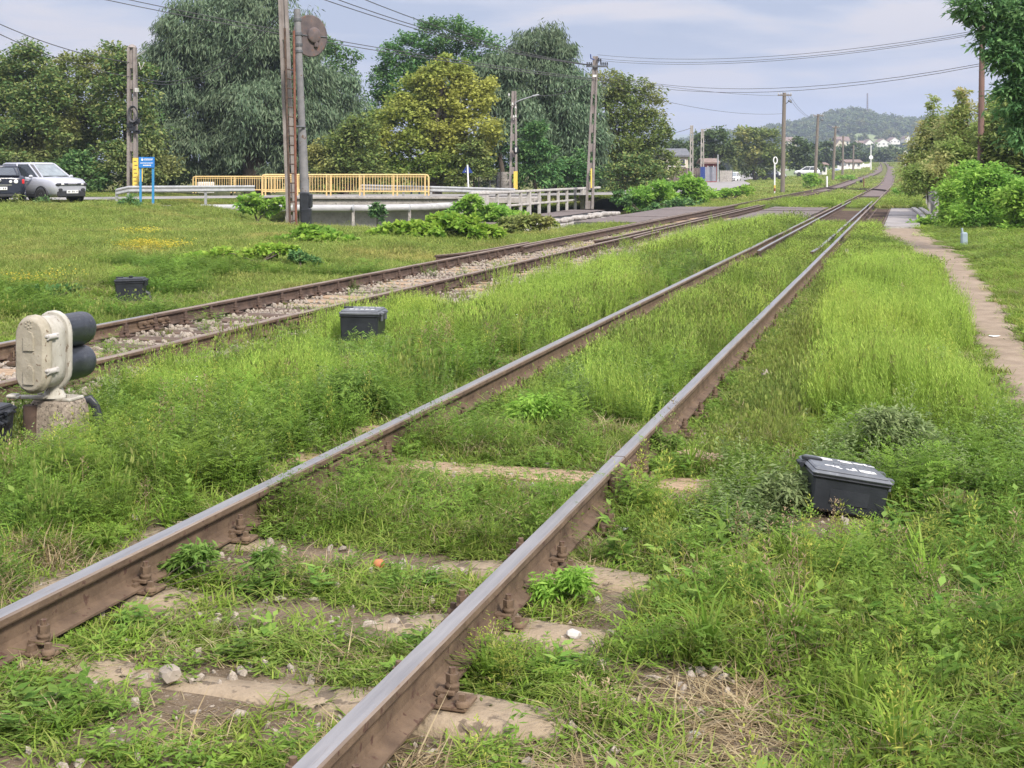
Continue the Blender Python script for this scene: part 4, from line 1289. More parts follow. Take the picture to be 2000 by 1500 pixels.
rnd = random.Random(5)
for k in range(22):
    mb = MB(); mb.box((rnd.uniform(-.12, .12), k * .85, rnd.uniform(-.05, .02)), (rnd.uniform(.4, .6), .72, .16), 0, rot=(rnd.uniform(-.08, .08), rnd.uniform(-.08, .08), rnd.uniform(-.1, .1)), bev=.05)
    mb.build('kerb_stone', M['concrete_grey'], t)
mb = MB(); mb.box((0, 9, -.25), (1.0, 19, .25), 0); mb.build('footing', M['concrete_grey'], t)
t = thing('bridge_girders', 'dark steel girders carrying both tracks over the stream', 'bridge', UV(0, 43.5, -.1), -TH)
for uc in (-2.213, -7.375):
    for s_ in (-1, 1):
        mb = MB(); mb.box((uc + s_ * G2, 10.5, -.42), (.35, 21, .55), 0); mb.box((uc + s_ * G2, 10.5, -.16), (.5, 21, .03), 0)
        mb.build('girder', M['steel_dark'], t)
for s_ in (0, 1):
    mb = MB(); mb.box((-5.5, .2 + 20.6 * s_, -.85), (14, .8, 1.3), 0); mb.build('abutment', M['concrete_grey'], t)
# ladder like side grating right of the near track
t = thing('cable_rack', 'open wooden rack of cross boards between near track and grey footway', 'rack', UV(-1.25, 41.5, .02), -TH)
for k in range(22):
    mb = MB(); mb.box((.3, .4 + k * .9, 0), (.55, .22, .05), 0); mb.build('board', M['wood_dark'], t)
for x in (.02, .58):
    mb = MB(); mb.box((x, 10, -.01), (.06, 20, .09), 0); mb.build('side_rail', M['wood_dark'], t)
for k, (uo, lab) in enumerate(((.58, 'curved pale plank along the grey footway, the nearer one'), (.86, 'curved pale plank beside the right hand bridge railing'))):
    mb = MB(); secs = []
    for i in range(13):
        v = 44 + i * 1.3; x = uo + .10 * (1 - ((i - 6) / 6) ** 2) * 0 - .28 * (i / 12) ** 2 + .02
        secs.append([Vector((x - .08, v, .10)), Vector((x + .08, v, .10)), Vector((x + .08, v, .17)), Vector((x - .08, v, .17))])
    mb.loft(secs, 0, True, True, False)
    o = mb.build('plank', M['concrete_pale']); o.rotation_euler = (0, 0, -TH); prop(o, lab, 'plank')
t = thing('bridge_railing', 'weathered concrete railing half swallowed by the right hand bushes', 'railing', UV(1.0, 47.0, .0), -TH)
for k in range(9):
    mb = MB(); mb.box((0, k * 2.6, .5), (.13, .16, 1.0), 0); mb.build('post', M['concrete_pale'], t)
for z in (.95, .55):
    mb = MB(); mb.box((.0, 10.4, z), (.10, 21.2, .10), 0); mb.build('rail', M['concrete_pale'], t)
mb = MB(); mb.box((.02, 10.4, .75), (.03, 21, .28), 0); mb.build('panel', M['gate_grey'], t)

# white concrete railing at the footbridge
t = thing('bridge_railing', 'white concrete railing of square posts and two bars left of the footbridge', 'railing', UV(-16.75, 51.0, -.30), -TH)
for k, dv in enumerate([3.4, 5.2, 7.0, 8.4, 10.2, 12.0, 13.8, 15.6, 17.4, 19.0, 19.5, 21.6]):
    dbl = k in (3, 9)
    mb = MB(); mb.box((0, dv, .52), (.12 if not dbl else .19, .16, 1.08), 0, bev=.01); mb.build('post', M['concrete_pale'], t)
mb = MB(); mb.box((0, 11.5, 1.10), (.16, 23.4, .11), 0, bev=.02); mb.build('handrail', M['concrete_pale'], t)
mb = MB(); mb.box((0, 13.4, .50), (.09, 19, .10), 0, bev=.02); mb.build('rail', M['concrete_pale'], t)
mb = MB(); mb.box((0, 1.0, .82), (.10, 2.2, .75), 0, bev=.02); mb.build('end_panel', M['concrete_pale'], t)

# ================================================================== ROAD BRIDGE
YB = 64.0
t = thing('road_bridge', 'low concrete road bridge with stained deck edge above the silver pipe', 'bridge', (-9.3, YB, 0))
mb = MB(); mb.box((2.65, .5, .28), (8.1, 1.0, .42), 0, bev=.03); mb.box((2.65, -.06, .44), (8.3, .16, .12), 0, bev=.02); mb.build('deck_edge', M['concrete_grey'], t)
mb = MB(); mb.box((2.9, 1.3, -.55), (8.0, .5, 1.35), 0); mb.build('wing_wall', M['concrete_pale'], t)
mb = MB(); mb.box((4.0, 6.5, .30), (13.5, 11.0, .25), 0); mb.build('deck_slab', M['concrete_grey'], t)
a = D(372, 411, 60); pipe = [a + Vector((-.12, .1, -.5)), a + Vector((.0, 0, -.12)), a + Vector((.25, 0, .06)), D(395, 406.5, 60), D(480, 406.5, 60.2), D(600, 407, 60.5), D(720, 407, 61), D(830, 405, 61.8), D(880, 402, 63)]
t = thing('heating_pipe', 'long silver foil wrapped pipe along the road bridge', 'pipe')
mb = MB(); mb.tube(pipe, .165, 14, 0); mb.build('pipe', M['pipe'], t)
for px in (440, 560, 690, 800):
    q = D(px, 407, 60.6); mb = MB(); mb.tube([q - Vector((.03, 0, 0)), q + Vector((.03, 0, 0))], .174, 14, 0); mb.build('clamp', M['steel'], t)
    mb = MB(); mb.box(q - Vector((0, 0, .5)), (.12, .12, .8), 0); mb.build('support', M['concrete_grey'], t)

def yellow_railing(label, x0, x1, Y, ytop, ybot, yfoot, units):
    t = thing('bridge_railing', label, 'railing', (D(x0, 0, Y).x, Y, D(0, yfoot, Y).z))
    W_ = (x1 - x0) / F * Y; zt = (yfoot - ytop) / F * Y; zb = (yfoot - ybot) / F * Y
    mb = MB(); r = .045
    mb.tube([(0, 0, 0), (0, 0, zt - .12), (.04, 0, zt - .03), (.14, 0, zt), (W_ - .14, 0, zt), (W_ - .04, 0, zt - .03), (W_, 0, zt - .12), (W_, 0, 0)], r, 8, 0)
    mb.build('handrail', M['yellow'], t)
    mb = MB(); mb.tube([(0, 0, zb), (W_, 0, zb)], .036, 8, 0); mb.build('bottom_rail', M['yellow'], t)
    for k in range(1, units):
        for s_ in (-.10, .10):
            mb = MB(); mb.box((W_ * k / units + s_, 0, zt / 2), (.065, .065, zt), 0); mb.build('post', M['yellow'], t)
    for s_ in (.16, W_ - .16):
        mb = MB(); mb.box((s_, 0, zt / 2), (.06, .06, zt), 0); mb.build('post', M['yellow'], t)
    mb = MB(); nb = int(W_ / .135)
    for k in range(nb):
        x = .2 + (W_ - .4) * k / (nb - 1)
        mb.box((x, 0, (zt + zb) / 2), (.026, .026, zt - zb), 0)
    mb.build('balusters', M['yellow'], t)
    mb = MB()
    mb.tube([(.1, 0, zt - .10), (W_ - .1, 0, zt - .10)], .02, 6, 0); mb.build('upper_bar', M['yellow'], t)
    return t
yellow_railing('yellow tubular railing nearer of two, over the silver pipe', 512, 837, 64.3, 341.5, 374, 382, 5)
yellow_railing('yellow tubular railing farther of two, reaching left past the guard rail', 377, 690, 75.5, 345, 371, 377, 4)

def guard_rail(label, pts, zt, post_every=1.9):
    """W profile beam on posts"""
    t = thing('guard_rail', label, 'guard rail', (0, 0, 0))
    prof = [(0, .31), (.045, .27), (.045, .23), (0, .185), (0, .155), (.045, .11), (.045, .07), (0, .03)]
    mb = MB(); secs = []
    for i, p in enumerate(pts):
        a = Vector(pts[max(0, i - 1)]); c = Vector(pts[min(len(pts) - 1, i + 1)]); tt = (c - a).normalized(); n = Vector((tt.y, -tt.x, 0))
        p = Vector(p)
        secs.append([p + n * (x + .05) + Vector((0, 0, z - .31 + zt)) for x, z in prof] + [p + n * (x + .045) + Vector((0, 0, z - .31 + zt)) for x, z in reversed(prof)])
    mb.loft(secs, 0, True, True, False); mb.build('beam', M['steel'], t)
    tot = 0; last = -9
    for a, c in zip(pts, pts[1:]):
        a = Vector(a); c = Vector(c); L_ = (c - a).length; d = 0
        while d < L_:
            q = a.lerp(c, d / L_); mb = MB(); mb.box(q + Vector((0, 0, zt / 2 - .12)), (.10, .08, zt + .18), 0); mb.build('post', M['steel'], t); d += post_every
    return t
z0 = .36
A_ = D(228, 0, 56); B_ = D(497, 0, 58)
guard_rail('grey steel guard rail beyond the lawn behind the blue sign', [(A_.x, A_.y, z0 - .12), (A_.x + .5, A_.y, z0), (B_.x, B_.y, z0)], .74, 3.2)
A_ = D(706, 0, 65.6); B_ = D(842, 0, 64.6); C_ = D(1005, 0, 66)
guard_rail('grey steel guard rail running out right of the yellow railing', [(A_.x, A_.y, .45), (B_.x, B_.y, .38), (C_.x, C_.y, .25)], .62, 2.2)
# graffiti slab behind the railing
t = thing('concrete_slab', 'white concrete slab with black graffiti behind the yellow railing', 'slab', (D(402, 0, 78).x, 78, .45))
mb = MB(); mb.box((0, 0, .32), (.98, .2, .66), 0, bev=.04); sl = mb.build('slab', M['wall_white'], t)
mb = MB()
for poly in ([(-.36, .25), (-.30, .45), (-.22, .22), (-.12, .48), (-.05, .24)], [(.0, .40), (.12, .28), (.05, .22), (.2, .35), (.42, .46)], [(-.3, .16), (.36, .2)]):
    for (ax, az), (bx_, bz) in zip(poly, poly[1:]):
        a = Vector((ax, -.103, az)); b = Vector((bx_, -.103, bz)); mb.tube([a, b], .016, 5, 0)
mb.build('graffiti', M['wire'], sl)

# ================================================================== POLES AND MASTS
def h_pole(name, label, foot, top, wb, wt, mat='pole_conc', cat='utility pole', group=None, holes=True):
    """concrete pole with an open slotted web; foot and top are world points"""
    foot = Vector(foot); top = Vector(top)
    t = thing(name, label, cat, foot, 0, group)
    H = (top - foot).length; ax = (top - foot) / H; off = top - foot
    mb = MB()
    def at(k): return off * k
    for s_ in (-1, 1):
        secs = []
        for i in range(7):
            k = i / 6; w = wb + (wt - wb) * k; x0 = s_ * w / 2; x1 = s_ * (w / 2 - w * .30)
            c = at(k); d = w * .42
            secs.append([c + Vector((x0, -d, 0)), c + Vector((x1, -d, 0)), c + Vector((x1, d, 0)), c + Vector((x0, d, 0))])
        mb.loft(secs, 0, True, True, False)
    nseg = max(4, int(H / .9))
    for i in range(nseg):
        k0, k1 = i / nseg, (i + (.42 if holes and i < nseg * .72 else 1.0)) / nseg
        secs = []
        for k in (k0, k1):
            w = wb + (wt - wb) * k; x = w * .21; c = at(k); d = w * .22
            secs.append([c + Vector((-x, -d, 0)), c + Vector((x, -d, 0)), c + Vector((x, d, 0)), c + Vector((-x, d, 0))])
        mb.loft(secs, 0, True, True, False)
    mb.build('shaft', M[mat], t)
    return t, off
def local(t, p): return Vector(p) - Vector(t.location)
def insulator(parent, p, r=.045, h=.12, mat='porcelain'):
    mb = MB(); mb.lathe([(r * .35, -h * .8), (r * .35, 0), (r, .0), (r * .9, h * .35), (r * .55, h * .4), (r * .8, h * .6), (r * .5, h)], 10, 0, Matrix.Translation(p))
    return mb.build('insulator', M[mat], parent)
def cross_arm(t, c, w, mat='steel_dark', th=.09):
    mb = MB(); mb.box(c, (w, th, th), 0); return mb.build('crossarm', M[mat], t)

# pole with black coil left of the lawn
p1f, p1t = D(259, 372, 58), D(258, 93, 58)
P1, o1 = h_pole('utility_pole', 'concrete pole with a black cable coil beside the blue sign', p1f + Vector((0, 0, -.1)), p1t, .42, .36)
mb = MB(); w_ = .36; mb.lathe([(.20, 0), (.16, .08), (.05, .14)], 12, 0, Matrix.Translation(o1)); mb.build('cap', M['pole_conc'], P1)
c = local(P1, D(261, 223, 57.7))
mb = MB()
for k in range(5):
    ring = [c + Vector((math.cos(a) * (.17 + .012 * k), -.05 - .025 * k, math.sin(a) * (.30 + .015 * k))) for a in np.linspace(0, 6.283, 17)]
    mb.tube(ring, .022, 6, 0, cap=False)
mb.build('cable_coil', M['wire'], P1)
mb = MB(); rnd = random.Random(4)
for k in range(9):
    mb.box(local(P1, D(262 + rnd.uniform(-9, 9), 248 + rnd.uniform(-14, 14), 57.7)), (rnd.uniform(.08, .3), .15, rnd.uniform(.08, .25)), 0, bev=.02)
mb.build('junction_gear', M['black'], P1)
mb = MB(); mb.box(local(P1, D(267, 176, 57.7)), (.16, .1, .18), 0, bev=.01); mb.build('meter_box', M['porcelain'], P1)
mb = MB(); mb.tube([local(P1, D(262, 114, 58)), local(P1, D(283, 99, 57.9))], .035, 6, 0); mb.build('stay_arm', M['steel'], P1)
mb = MB(); mb.tube([local(P1, D(271, 121, 58)), local(P1, D(275, 136, 58)), local(P1, D(282, 122, 58))], .022, 6, 0); mb.build('bracket', M['porcelain'], P1)
t = thing('sign_board', 'tall narrow yellow board fixed to the concrete pole', 'sign', D(264.5, 340, 57.5))
mb = MB(); mb.box((0, 0, 0), (.24, .02, 1.40), 0); brd = mb.build('board', M['sign_yellow'], t)
mb = MB(); rnd = random.Random(8)
for k in range(7): mb.box((.0 + rnd.uniform(-.03, .03), -.013, .55 - k * .17), (.13, .004, .03), 0)
mb.build('writing', M['wire'], brd)
t = thing('sign_board', 'small yellow board half hidden behind the blue sign', 'sign', D(275, 342, 57.2))
mb = MB(); mb.box((0, 0, 0), (.16, .02, .56), 0); brd = mb.build('board', M['sign_yellow'], t)
mb = MB()
for k in range(3): mb.box((0, -.013, .15 - k * .15), (.09, .004, .03), 0)
mb.build('writing', M['wire'], brd)

# tall pole and signal mast by the lawn
h_pole('utility_pole', 'tall concrete pole behind the rusty ladder, its top out of frame', D(571, 446, 41.5), D(551, -45, 41.5), .31, .27)
M['mast'] = pm('weathered_mast_steel', (0.13, 0.13, 0.14), (0.23, 0.225, 0.23), 3, 0.75, 0.1, bump=0.15, spots=(0.12, 0.08, 0.06), spot_scale=6)
mast_f, mast_t = D(598, 443, 39.5), D(580, 18, 39.5)
t = thing('signal_mast', 'old steel signal mast with a rusty round backplate and ladder', 'railway signal', mast_f)
off = mast_t - mast_f
mb = MB(); mb.tube([Vector((0, 0, 0)), off * .42, off * .47, off], [.145, .125, .105, .10], 14, 0); mb.build('mast', M['mast'], t)
for k in (.80, .83, .88, .945):
    mb = MB(); mb.tube([off * k, off * (k + .012)], .125, 14, 0); mb.build('clamp', M['steel_dark'], t)
c = local(t, D(606, 70, 39.85)); A = Matrix.Translation(c) @ Matrix.Rotation(R(46), 4, 'Z') @ Matrix.Rotation(R(90), 4, 'X')
M['disc'] = pm('rusty_backplate', (0.065, 0.055, 0.06), (0.135, 0.105, 0.10), 2.5, 0.8, bump=0.2, spots=(0.15, 0.08, 0.055), spot_scale=5)
mb = MB(); mb.lathe([(.60, -.012), (.63, -.01), (.63, .014), (.60, .016)], 36, 0, A); plate = mb.build('backplate', M['disc'], t)
mb = MB()
for s_ in (-1, 1): mb.box(A @ Vector((s_ * .32, 0, .03)), (.05, .05, .05), 0)
mb.tube([A @ Vector((-.62, 0, .025)), A @ Vector((.62, 0, .025))], .02, 6, 0); mb.build('stiffener', M['steel_dark'], plate)
mb = MB(); mb.lathe([(.24, .02), (.24, .08), (.20, .11), (.0, .11)], 20, 0, A @ Matrix.Translation((.10, 0.02, 0)), cap=False)
mb.box(A @ Vector((.18, -.26, .06)), (.12, .12, .16), 0, bev=.02); mb.build('lamp_case', M['disc'], t)
lad_b = [D(567, 452, 39.0), D(578.5, 450, 39.0)]; lad_t = [D(556, 55, 39.0), D(574, 60, 39.0)]
lad = []
for i, (b, tp, mt) in enumerate(((lad_b[0], lad_t[0], 'rust_dark'), (lad_b[1], lad_t[1], 'rust_red'))):
    mb = MB(); mb.tube([local(t, b - Vector((0, 0, .1))), local(t, tp)], .045, 4, 0); mb.build('ladder_rail', M[mt], t)
for k in range(17):
    f = .05 + .75 * k / 16
    mb = MB(); mb.tube([local(t, lad_b[0].lerp(lad_t[0], f)), local(t, lad_b[1].lerp(lad_t[1], f))], .018, 6, 0); mb.build('rung', M['rust_dark'], t)
mb = MB(); mb.tube([local(t, D(575, 247, 39.0)), local(t, D(596, 248, 39.4))], .03, 6, 0); mb.build('ladder_brace', M['steel_dark'], t)
mb = MB()
mb.box(local(t, D(595, 396, 39.2)), (.26, .3, .62), 0, bev=.03); mb.box(local(t, D(603, 392, 39.3)), (.20, .3, .42), 0, bev=.03)
mb.box(local(t, D(598, 424, 39.2)), (.30, .32, .55), 0, bev=.04); mb.build('relay_box', M['black'], t)

# lamp pole, bridge pole
P3, o3 = h_pole('utility_pole', 'concrete lamp pole with a curved arm in front of the trees', D(1002.5, 372, 75), D(1004, 178, 75), .50, .27)
mb = MB(); mb.tube([local(P3, D(1006, 204, 74.8)), local(P3, D(1008, 199, 74.8)), local(P3, D(1018, 195, 74.7)), local(P3, D(1042, 187.5, 74.6))], .035, 6, 0); mb.build('lamp_arm', M['steel'], P3)
mb = MB(); mb.box(local(P3, D(1046, 186.5, 74.6)), (.42, .16, .10), 0, rot=(0, -.2, 0), bev=.04); mb.build('lamp_head', M['steel'], P3)
mb = MB(); mb.box(local(P3, D(1007, 352, 74.6)), (.22, .05, 1.0), 0); mb.build('painted_foot', M['sign_yellow'], P3)
mb = MB(); mb.lathe([(.0, -.26), (.13, -.15), (.15, 0), (.13, .15), (.0, .26)], 12, 0, Matrix.Translation(local(P3, D(1007.5, 293, 74.5))), cap=False); mb.build('meter', M['black'], P3)
mb = MB(); mb.box(local(P3, D(1007.5, 293, 74.3)), (.09, .05, .26), 0, bev=.02); mb.build('label_plate', M['porcelain'], P3)
for q in ((1001, 205), (1007, 212), (1003, 230), (1007, 229), (994, 187)):
    insulator(P3, local(P3, D(q[0], q[1], 74.7)), .06, .14)
P4, o4 = h_pole('utility_pole', 'leaning concrete pole with a dark crossarm behind the white railing', D(1151, 408, 69), D(1163, 110, 69), .44, .26)
cross_arm(P4, local(P4, D(1166, 129.5, 68.8)), 1.12)
for px in (1147, 1151, 1155, 1174, 1178, 1182, 1186): insulator(P4, local(P4, D(px, 126, 68.8)), .05, .12, 'black')
mb = MB(); mb.tube([local(P4, D(1161, 117, 68.8)), local(P4, D(1154, 114, 68.8)), local(P4, D(1153.5, 106, 68.8))], .03, 6, 0); mb.build('top_bracket', M['navy'], P4)
for px, py in ((1169, 118), (1173, 120)): insulator(P4, local(P4, D(px, py, 68.8)), .06, .14, 'black')
mb = MB(); mb.box(local(P4, D(1161.5, 148, 68.7)), (.19, .03, .10), 0); mb.build('number_plate', M['white'], P4)
mb = MB(); mb.box(local(P4, D(1155, 348, 68.6)), (.07, .03, 1.0), 0); mb.build('painted_stripe', M['sign_yellow'], P4)

M['pole_red'] = pm('reddish_pole_wood', (0.13, 0.08, 0.07), (0.22, 0.135, 0.115), 4, 0.95, bump=0.3, stretch=(6, 6, .4))
def wood_pole(label, px0, y0, px1, y1, Y, r=.14, arm=1.15, lamp=False, group='wooden poles along the far line', mat='pole_wood', ext=1.2):
    f, tp = D(px0, y0, Y), D(px1, y1, Y)
    t = thing('utility_pole', label, 'utility pole', f - Vector((0, 0, ext)), 0, group)
    o_ = local(t, tp)
    mb = MB(); mb.tube([Vector((0, 0, 0)), o_ * .5, o_], [r, r * .88, r * .75], 10, 0); mb.build('shaft', M[mat], t)
    if arm:
        cross_arm(t, o_ + Vector((0, -.12, -.22)), arm, 'pole_wood', .11)
        for k in (-1, -.55, .55, 1): insulator(t, o_ + Vector((k * arm * .46, -.12, -.14)), .05, .13)
    if lamp:
        mb = MB(); mb.tube([o_ + Vector((.1, -.1, -.95)), o_ + Vector((.35, -.2, -.72))], .03, 6, 0); mb.build('lamp_arm', M['steel_dark'], t)
        mb = MB(); mb.lathe([(.20, 0), (.16, .10), (.06, .20)], 10, 0, Matrix.Translation(o_ + Vector((.40, -.2, -.78))) @ Matrix.Rotation(R(35), 4, 'Y')); mb.build('lamp_shade', M['steel_dark'], t)
    return t
wood_pole('nearest and tallest wooden pole of the far line, with crossarm and shaded lamp', 1528, 368, 1532, 181, 112, .20, 1.15, True)
wood_pole('second wooden pole of the far line behind the tallest one', 1591, 350, 1598, 223, 165, .22, 1.25, True)
wood_pole('third wooden pole of the far line, with crossarm, left of the white wall', 1626, 352, 1632, 246, 195, .22, 1.1, True)
wood_pole('thin bare pole in front of the white wall, left one', 1645, 345, 1647, 266, 240, .22, .0, False)
wood_pole('thin dark pole in front of the white wall, right one', 1666, 343, 1667, 283, 280, .22, .0, False)
pr = wood_pole('reddish brown pole rising out of the right hand bushes under the acacia', 1914, 330, 1919, 40, 44, .115, 0, False, None, 'pole_red')
# pale lattice poles near the house
for (px, y1, Y, lab) in ((1350, 245, 150, 'pale concrete twin leg pole in front of the dark roofed house'), (1371, 252, 152, 'pale concrete lamp pole beside the blue gate')):
    P, o_ = h_pole('utility_pole', lab, D(px, 356, Y), D(px + 1, y1, Y), .46, .32, 'concrete_grey')
    if px == 1371:
        mb = MB(); mb.tube([o_ + Vector((.1, -.2, -.3)), o_ + Vector((.5, -.2, .0)), o_ + Vector((1.2, -.3, .15))], .05, 6, 0); mb.build('lamp_arm', M['steel'], P)
def post(name, label, cat, px, y0, y1, Y, r, mat, group=None, px1=None):
    f, tp = D(px, y0, Y), D(px if px1 is None else px1, y1, Y)
    t = thing(name, label, cat, f, 0, group)
    mb = MB(); mb.tube([Vector((0, 0, -.4)), tp - f], r, 8, 0); mb.build('post', M[mat], t)
    return t, tp - f
post('marker_post', 'leaning white post before the dark trees right of the leaning pole', 'post', 1267, 356, 318, 110, .06, 'white', None, 1264)
post('marker_post', 'thin grey post beside the grey gate', 'post', 1402, 345, 302, 148, .09, 'steel')
t, o_ = post('railway_sign', 'white ring marker on a banded post in front of the distant trees', 'sign', 1513, 374, 318, 106, .06, 'white')
mb = MB(); A = Matrix.Translation(o_ + Vector((0.05, -.02, .18))) @ Matrix.Rotation(R(90), 4, 'X')
for k in range(16):
    a0, a1 = k * math.pi / 8, (k + 1) * math.pi / 8
    mb.tube([A @ Vector((math.cos(a0) * .15, math.sin(a0) * .27, 0)), A @ Vector((math.cos(a1) * .15, math.sin(a1) * .27, 0))], .05, 6, 0)
mb.build('ring', M['white'], t)
for z, m_ in ((.25, 'sign_yellow'), (.02, 'fence_red')):
    mb = MB(); mb.tube([Vector((0, 0, z)), Vector((0, 0, z + .25))], .068, 8, 0); mb.build('band', M[m_], t)
t, o_ = post('railway_sign', 'white signal post with a round and a pointed plate by the far curve', 'sign', 1768, 340, 300, 200, .09, 'white')
for z, r_, n_ in ((-.75, .36, 14), (.05, .42, 4)):
    mb = MB(); mb.lathe([(r_, -.03), (r_, .03)], n_, 0, Matrix.Translation(o_ + Vector((0, -.1, z))) @ Matrix.Rotation(R(90), 4, 'X'), smooth=False); mb.build('plate', M['white'], t)
t, o_ = post('railway_sign', 'white signal post with a round plate standing left of the far track', 'sign', 1701, 336, 284, 290, .10, 'white')
mb = MB(); mb.lathe([(.45, -.03), (.45, .03)], 14, 0, Matrix.Translation(o_ + Vector((0, -.1, -2.6))) @ Matrix.Rotation(R(90), 4, 'X'), smooth=False); mb.build('plate', M['white'], t)
post('marker_post', 'short white marker post in the grass left of the far track', 'post', 1615, 358, 344, 140, .10, 'white')
t, o_ = post('point_lever', 'small dark point lever with a red post between the far rails', 'lever', 1687, 357, 347, 125, .05, 'rust_red')
mb = MB(); mb.box((-.25, 0, .15), (.25, .2, .25), 0, bev=.03); mb.build('weight', M['black'], t)

# ---- signs
t = thing('information_sign', 'blue information sign on two blue legs in front of the guard rail', 'sign', D(287, 400, 53))
for px in (274.5, 299):
    mb = MB(); q = local(t, D(px, 400, 53)); mb.box((q.x, 0, .93), (.085, .06, 1.95), 0); mb.build('leg', M['blue_post'], t)
mb = MB(); q = local(t, D(286.5, 317, 52.95)); mb.box(q, (.62, .05, .42), 0); brd = mb.build('board', M['blue'], t)
mb = MB()
def bar(x, z, w, h): mb.box(q + Vector((x, -.029, z)), (w, .006, h), 0)
mb.lathe([(.045, 0), (.045, .006)], 12, 0, Matrix.Translation(q + Vector((-.17, -.027, .10))) @ Matrix.Rotation(R(90), 4, 'X'))
mb.box(q + Vector((-.185, -.03, .15)), (.022, .006, .06), 0, rot=(0, .4, 0))
rnd = random.Random(3)
for z, x0, x1, h_ in ((.13, -.10, .22, .030), (.09, -.10, .20, .022), (-.03, -.25, .26, .030), (-.12, -.14, .16, .040)):
    x = x0
    while x < x1:
        w_ = rnd.uniform(.02, .05); bar(x + w_ / 2, z, w_, h_); x += w_ + .012
mb.build('writing', M['white'], brd)
t, o_ = post('road_sign', 'dark blue back of a triangular road sign on a white post', 'sign', 915.5, 372, 322, 72, .045, 'white', None, 913)
c = o_ + Vector((0, .06, -.02)); r_ = .30
mb = MB(); mb.prism([Vector((c.x - r_, c.y, c.z - .42)), Vector((c.x + r_, c.y, c.z - .42)), Vector((c.x, c.y, c.z + .06))], (0, 0, 0), (0, .025, 0)); mb.build('plate', M['navy'], t)
mb = MB(); mb.lathe([(.025, 0), (.025, .01)], 10, 0, Matrix.Translation(c + Vector((-.1, -.005, -.33))) @ Matrix.Rotation(R(90), 4, 'X')); mb.build('bolt_cap', M['white'], t)
t = thing('information_sign', 'blue board on two legs seen behind the yellow railing', 'sign', D(811, 384, 82))
for px in (803.5, 819):
    q = local(t, D(px, 384, 82)); mb = MB(); mb.box((q.x, 0, .75), (.12, .06, 1.7), 0); mb.build('leg', M['blue_post'], t)
mb = MB(); mb.box((0, 0, 1.48), (.62, .05, .34), 0); mb.build('board', M['blue_post'], t)
# mesh fence and boards
t = thing('mesh_fence', 'dark green mesh fence panels in front of the trees', 'fence', D(935, 374, 76))
fw = (972 - 935) / F * 76
for x in (0, fw * .60, fw):
    mb = MB(); mb.box((x, 0, .55), (.07, .07, 1.15), 0); mb.build('post', M['steel_dark'], t)
mb = MB()
for k in range(14): mb.tube([(0, 0, .05 + k * .08), (fw, 0, .05 + k * .08)], .008, 4, 0)
for k in range(22): mb.tube([(fw * k / 21, 0, .03), (fw * k / 21, 0, 1.08)], .006, 4, 0)
mb.build('mesh', M['steel_dark'], t)
t = thing('board_fence', 'grey weathered board fence beside the concrete lamp pole', 'fence', D(971, 374, 76.5))
for k in range(6):
    mb = MB(); mb.box((.42, 0, .09 + k * .19), (.86, .03, .175), 0); mb.build('board', M['concrete_grey'], t)
for x in (.03, .2, .84):
    mb = MB(); mb.box((x, -.03, .58), (.06, .05, 1.2), 0); mb.build('post', M['pole_wood'], t)
# ================================================================== OVERHEAD WIRES
def wire(label, a, b, sag=.5, r=.016, group=None, n=14):
    a = Vector(a); b = Vector(b)
    pts = [a.lerp(b, i / n) - Vector((0, 0, 4 * sag * (i / n) * (1 - i / n))) for i in range(n + 1)]
    mb = MB(); mb.tube([p - pts[0] for p in pts], r, 5, 0)
    o = mb.build('overhead_wire', M['wire']); o.location = pts[0]
    return prop(o, label, 'wire', group)
for k, (y0, y1, ya) in enumerate(((107, 62, 9), (114, 66, 9), (118, 69, 9))):
    wire('one of three wires rising from the top of the leaning pole to the upper right', D(1167, y0, 69), D(1930, y1 - 6, 44), .55, .009, 'upper wires from the leaning pole')
for k, (y0, y1) in enumerate(((148, 124), (157, 128))):
    wire('one of two lower wires from the trees behind the leaning pole to the reddish pole', D(1180, y0 - 2, 72), D(1917, y1, 44), .8, .010, 'lower wires to the reddish pole')
wire('faint wire ending just under the top of the nearest wooden pole', D(1180, 150, 72), D(1530, 187, 112), .25, .012)
wire('sagging wire ending lowest on the nearest wooden pole', D(1180, 165, 72), D(1528, 222, 112), .55, .012)
wire('short wire from the roofs to the pale twin leg pole', D(1280, 262, 140), D(1350, 250, 150), .2, .03)
for k, (a, b) in enumerate((((1536, 183, 112), (1597, 226, 165)), ((1541, 184, 112), (1603, 227, 165)))):
    wire('one of two thin wires between the first two wooden poles', D(*a), D(*b), .9, .012, 'wires between wooden poles')
for k, (y0, y1) in enumerate(((-14, 154), (-4, 157))):
    wire('one of two wires passing from upper left behind the big willow to the leaning pole', D(190, y0, 60), D(1160, y1, 69), .3, .02, 'wires behind the willow')
for k, (x0, y0) in enumerate(((618, -6), (640, -8), (700, -6))):
    wire('one of three wires from the top edge down to the crossarm of the leaning pole', D(x0, y0, 50), D(1148 + k * 4, 127, 69), .35, .018, 'wires to the crossarm')
wire('upper one of two wires at the left edge going to the coil pole', D(-20, 38, 50), D(256, 122, 58), .25, .018)
wire('lower one of two wires at the left edge going to the coil pole', D(-20, 57, 50), D(256, 150, 58), .25, .018)
for k, y0 in enumerate((148, 153)):
    wire('one of two green sagging cables from the coil pole to the tall pole', D(266, y0, 58), D(553, 20 + k * 9, 41.5), 1.0, .014, 'cables from the coil pole')
wire('dark cable hanging from the lamp pole up into the trees', D(1050, 187, 74.6), D(1160, 157, 72), .25, .02)

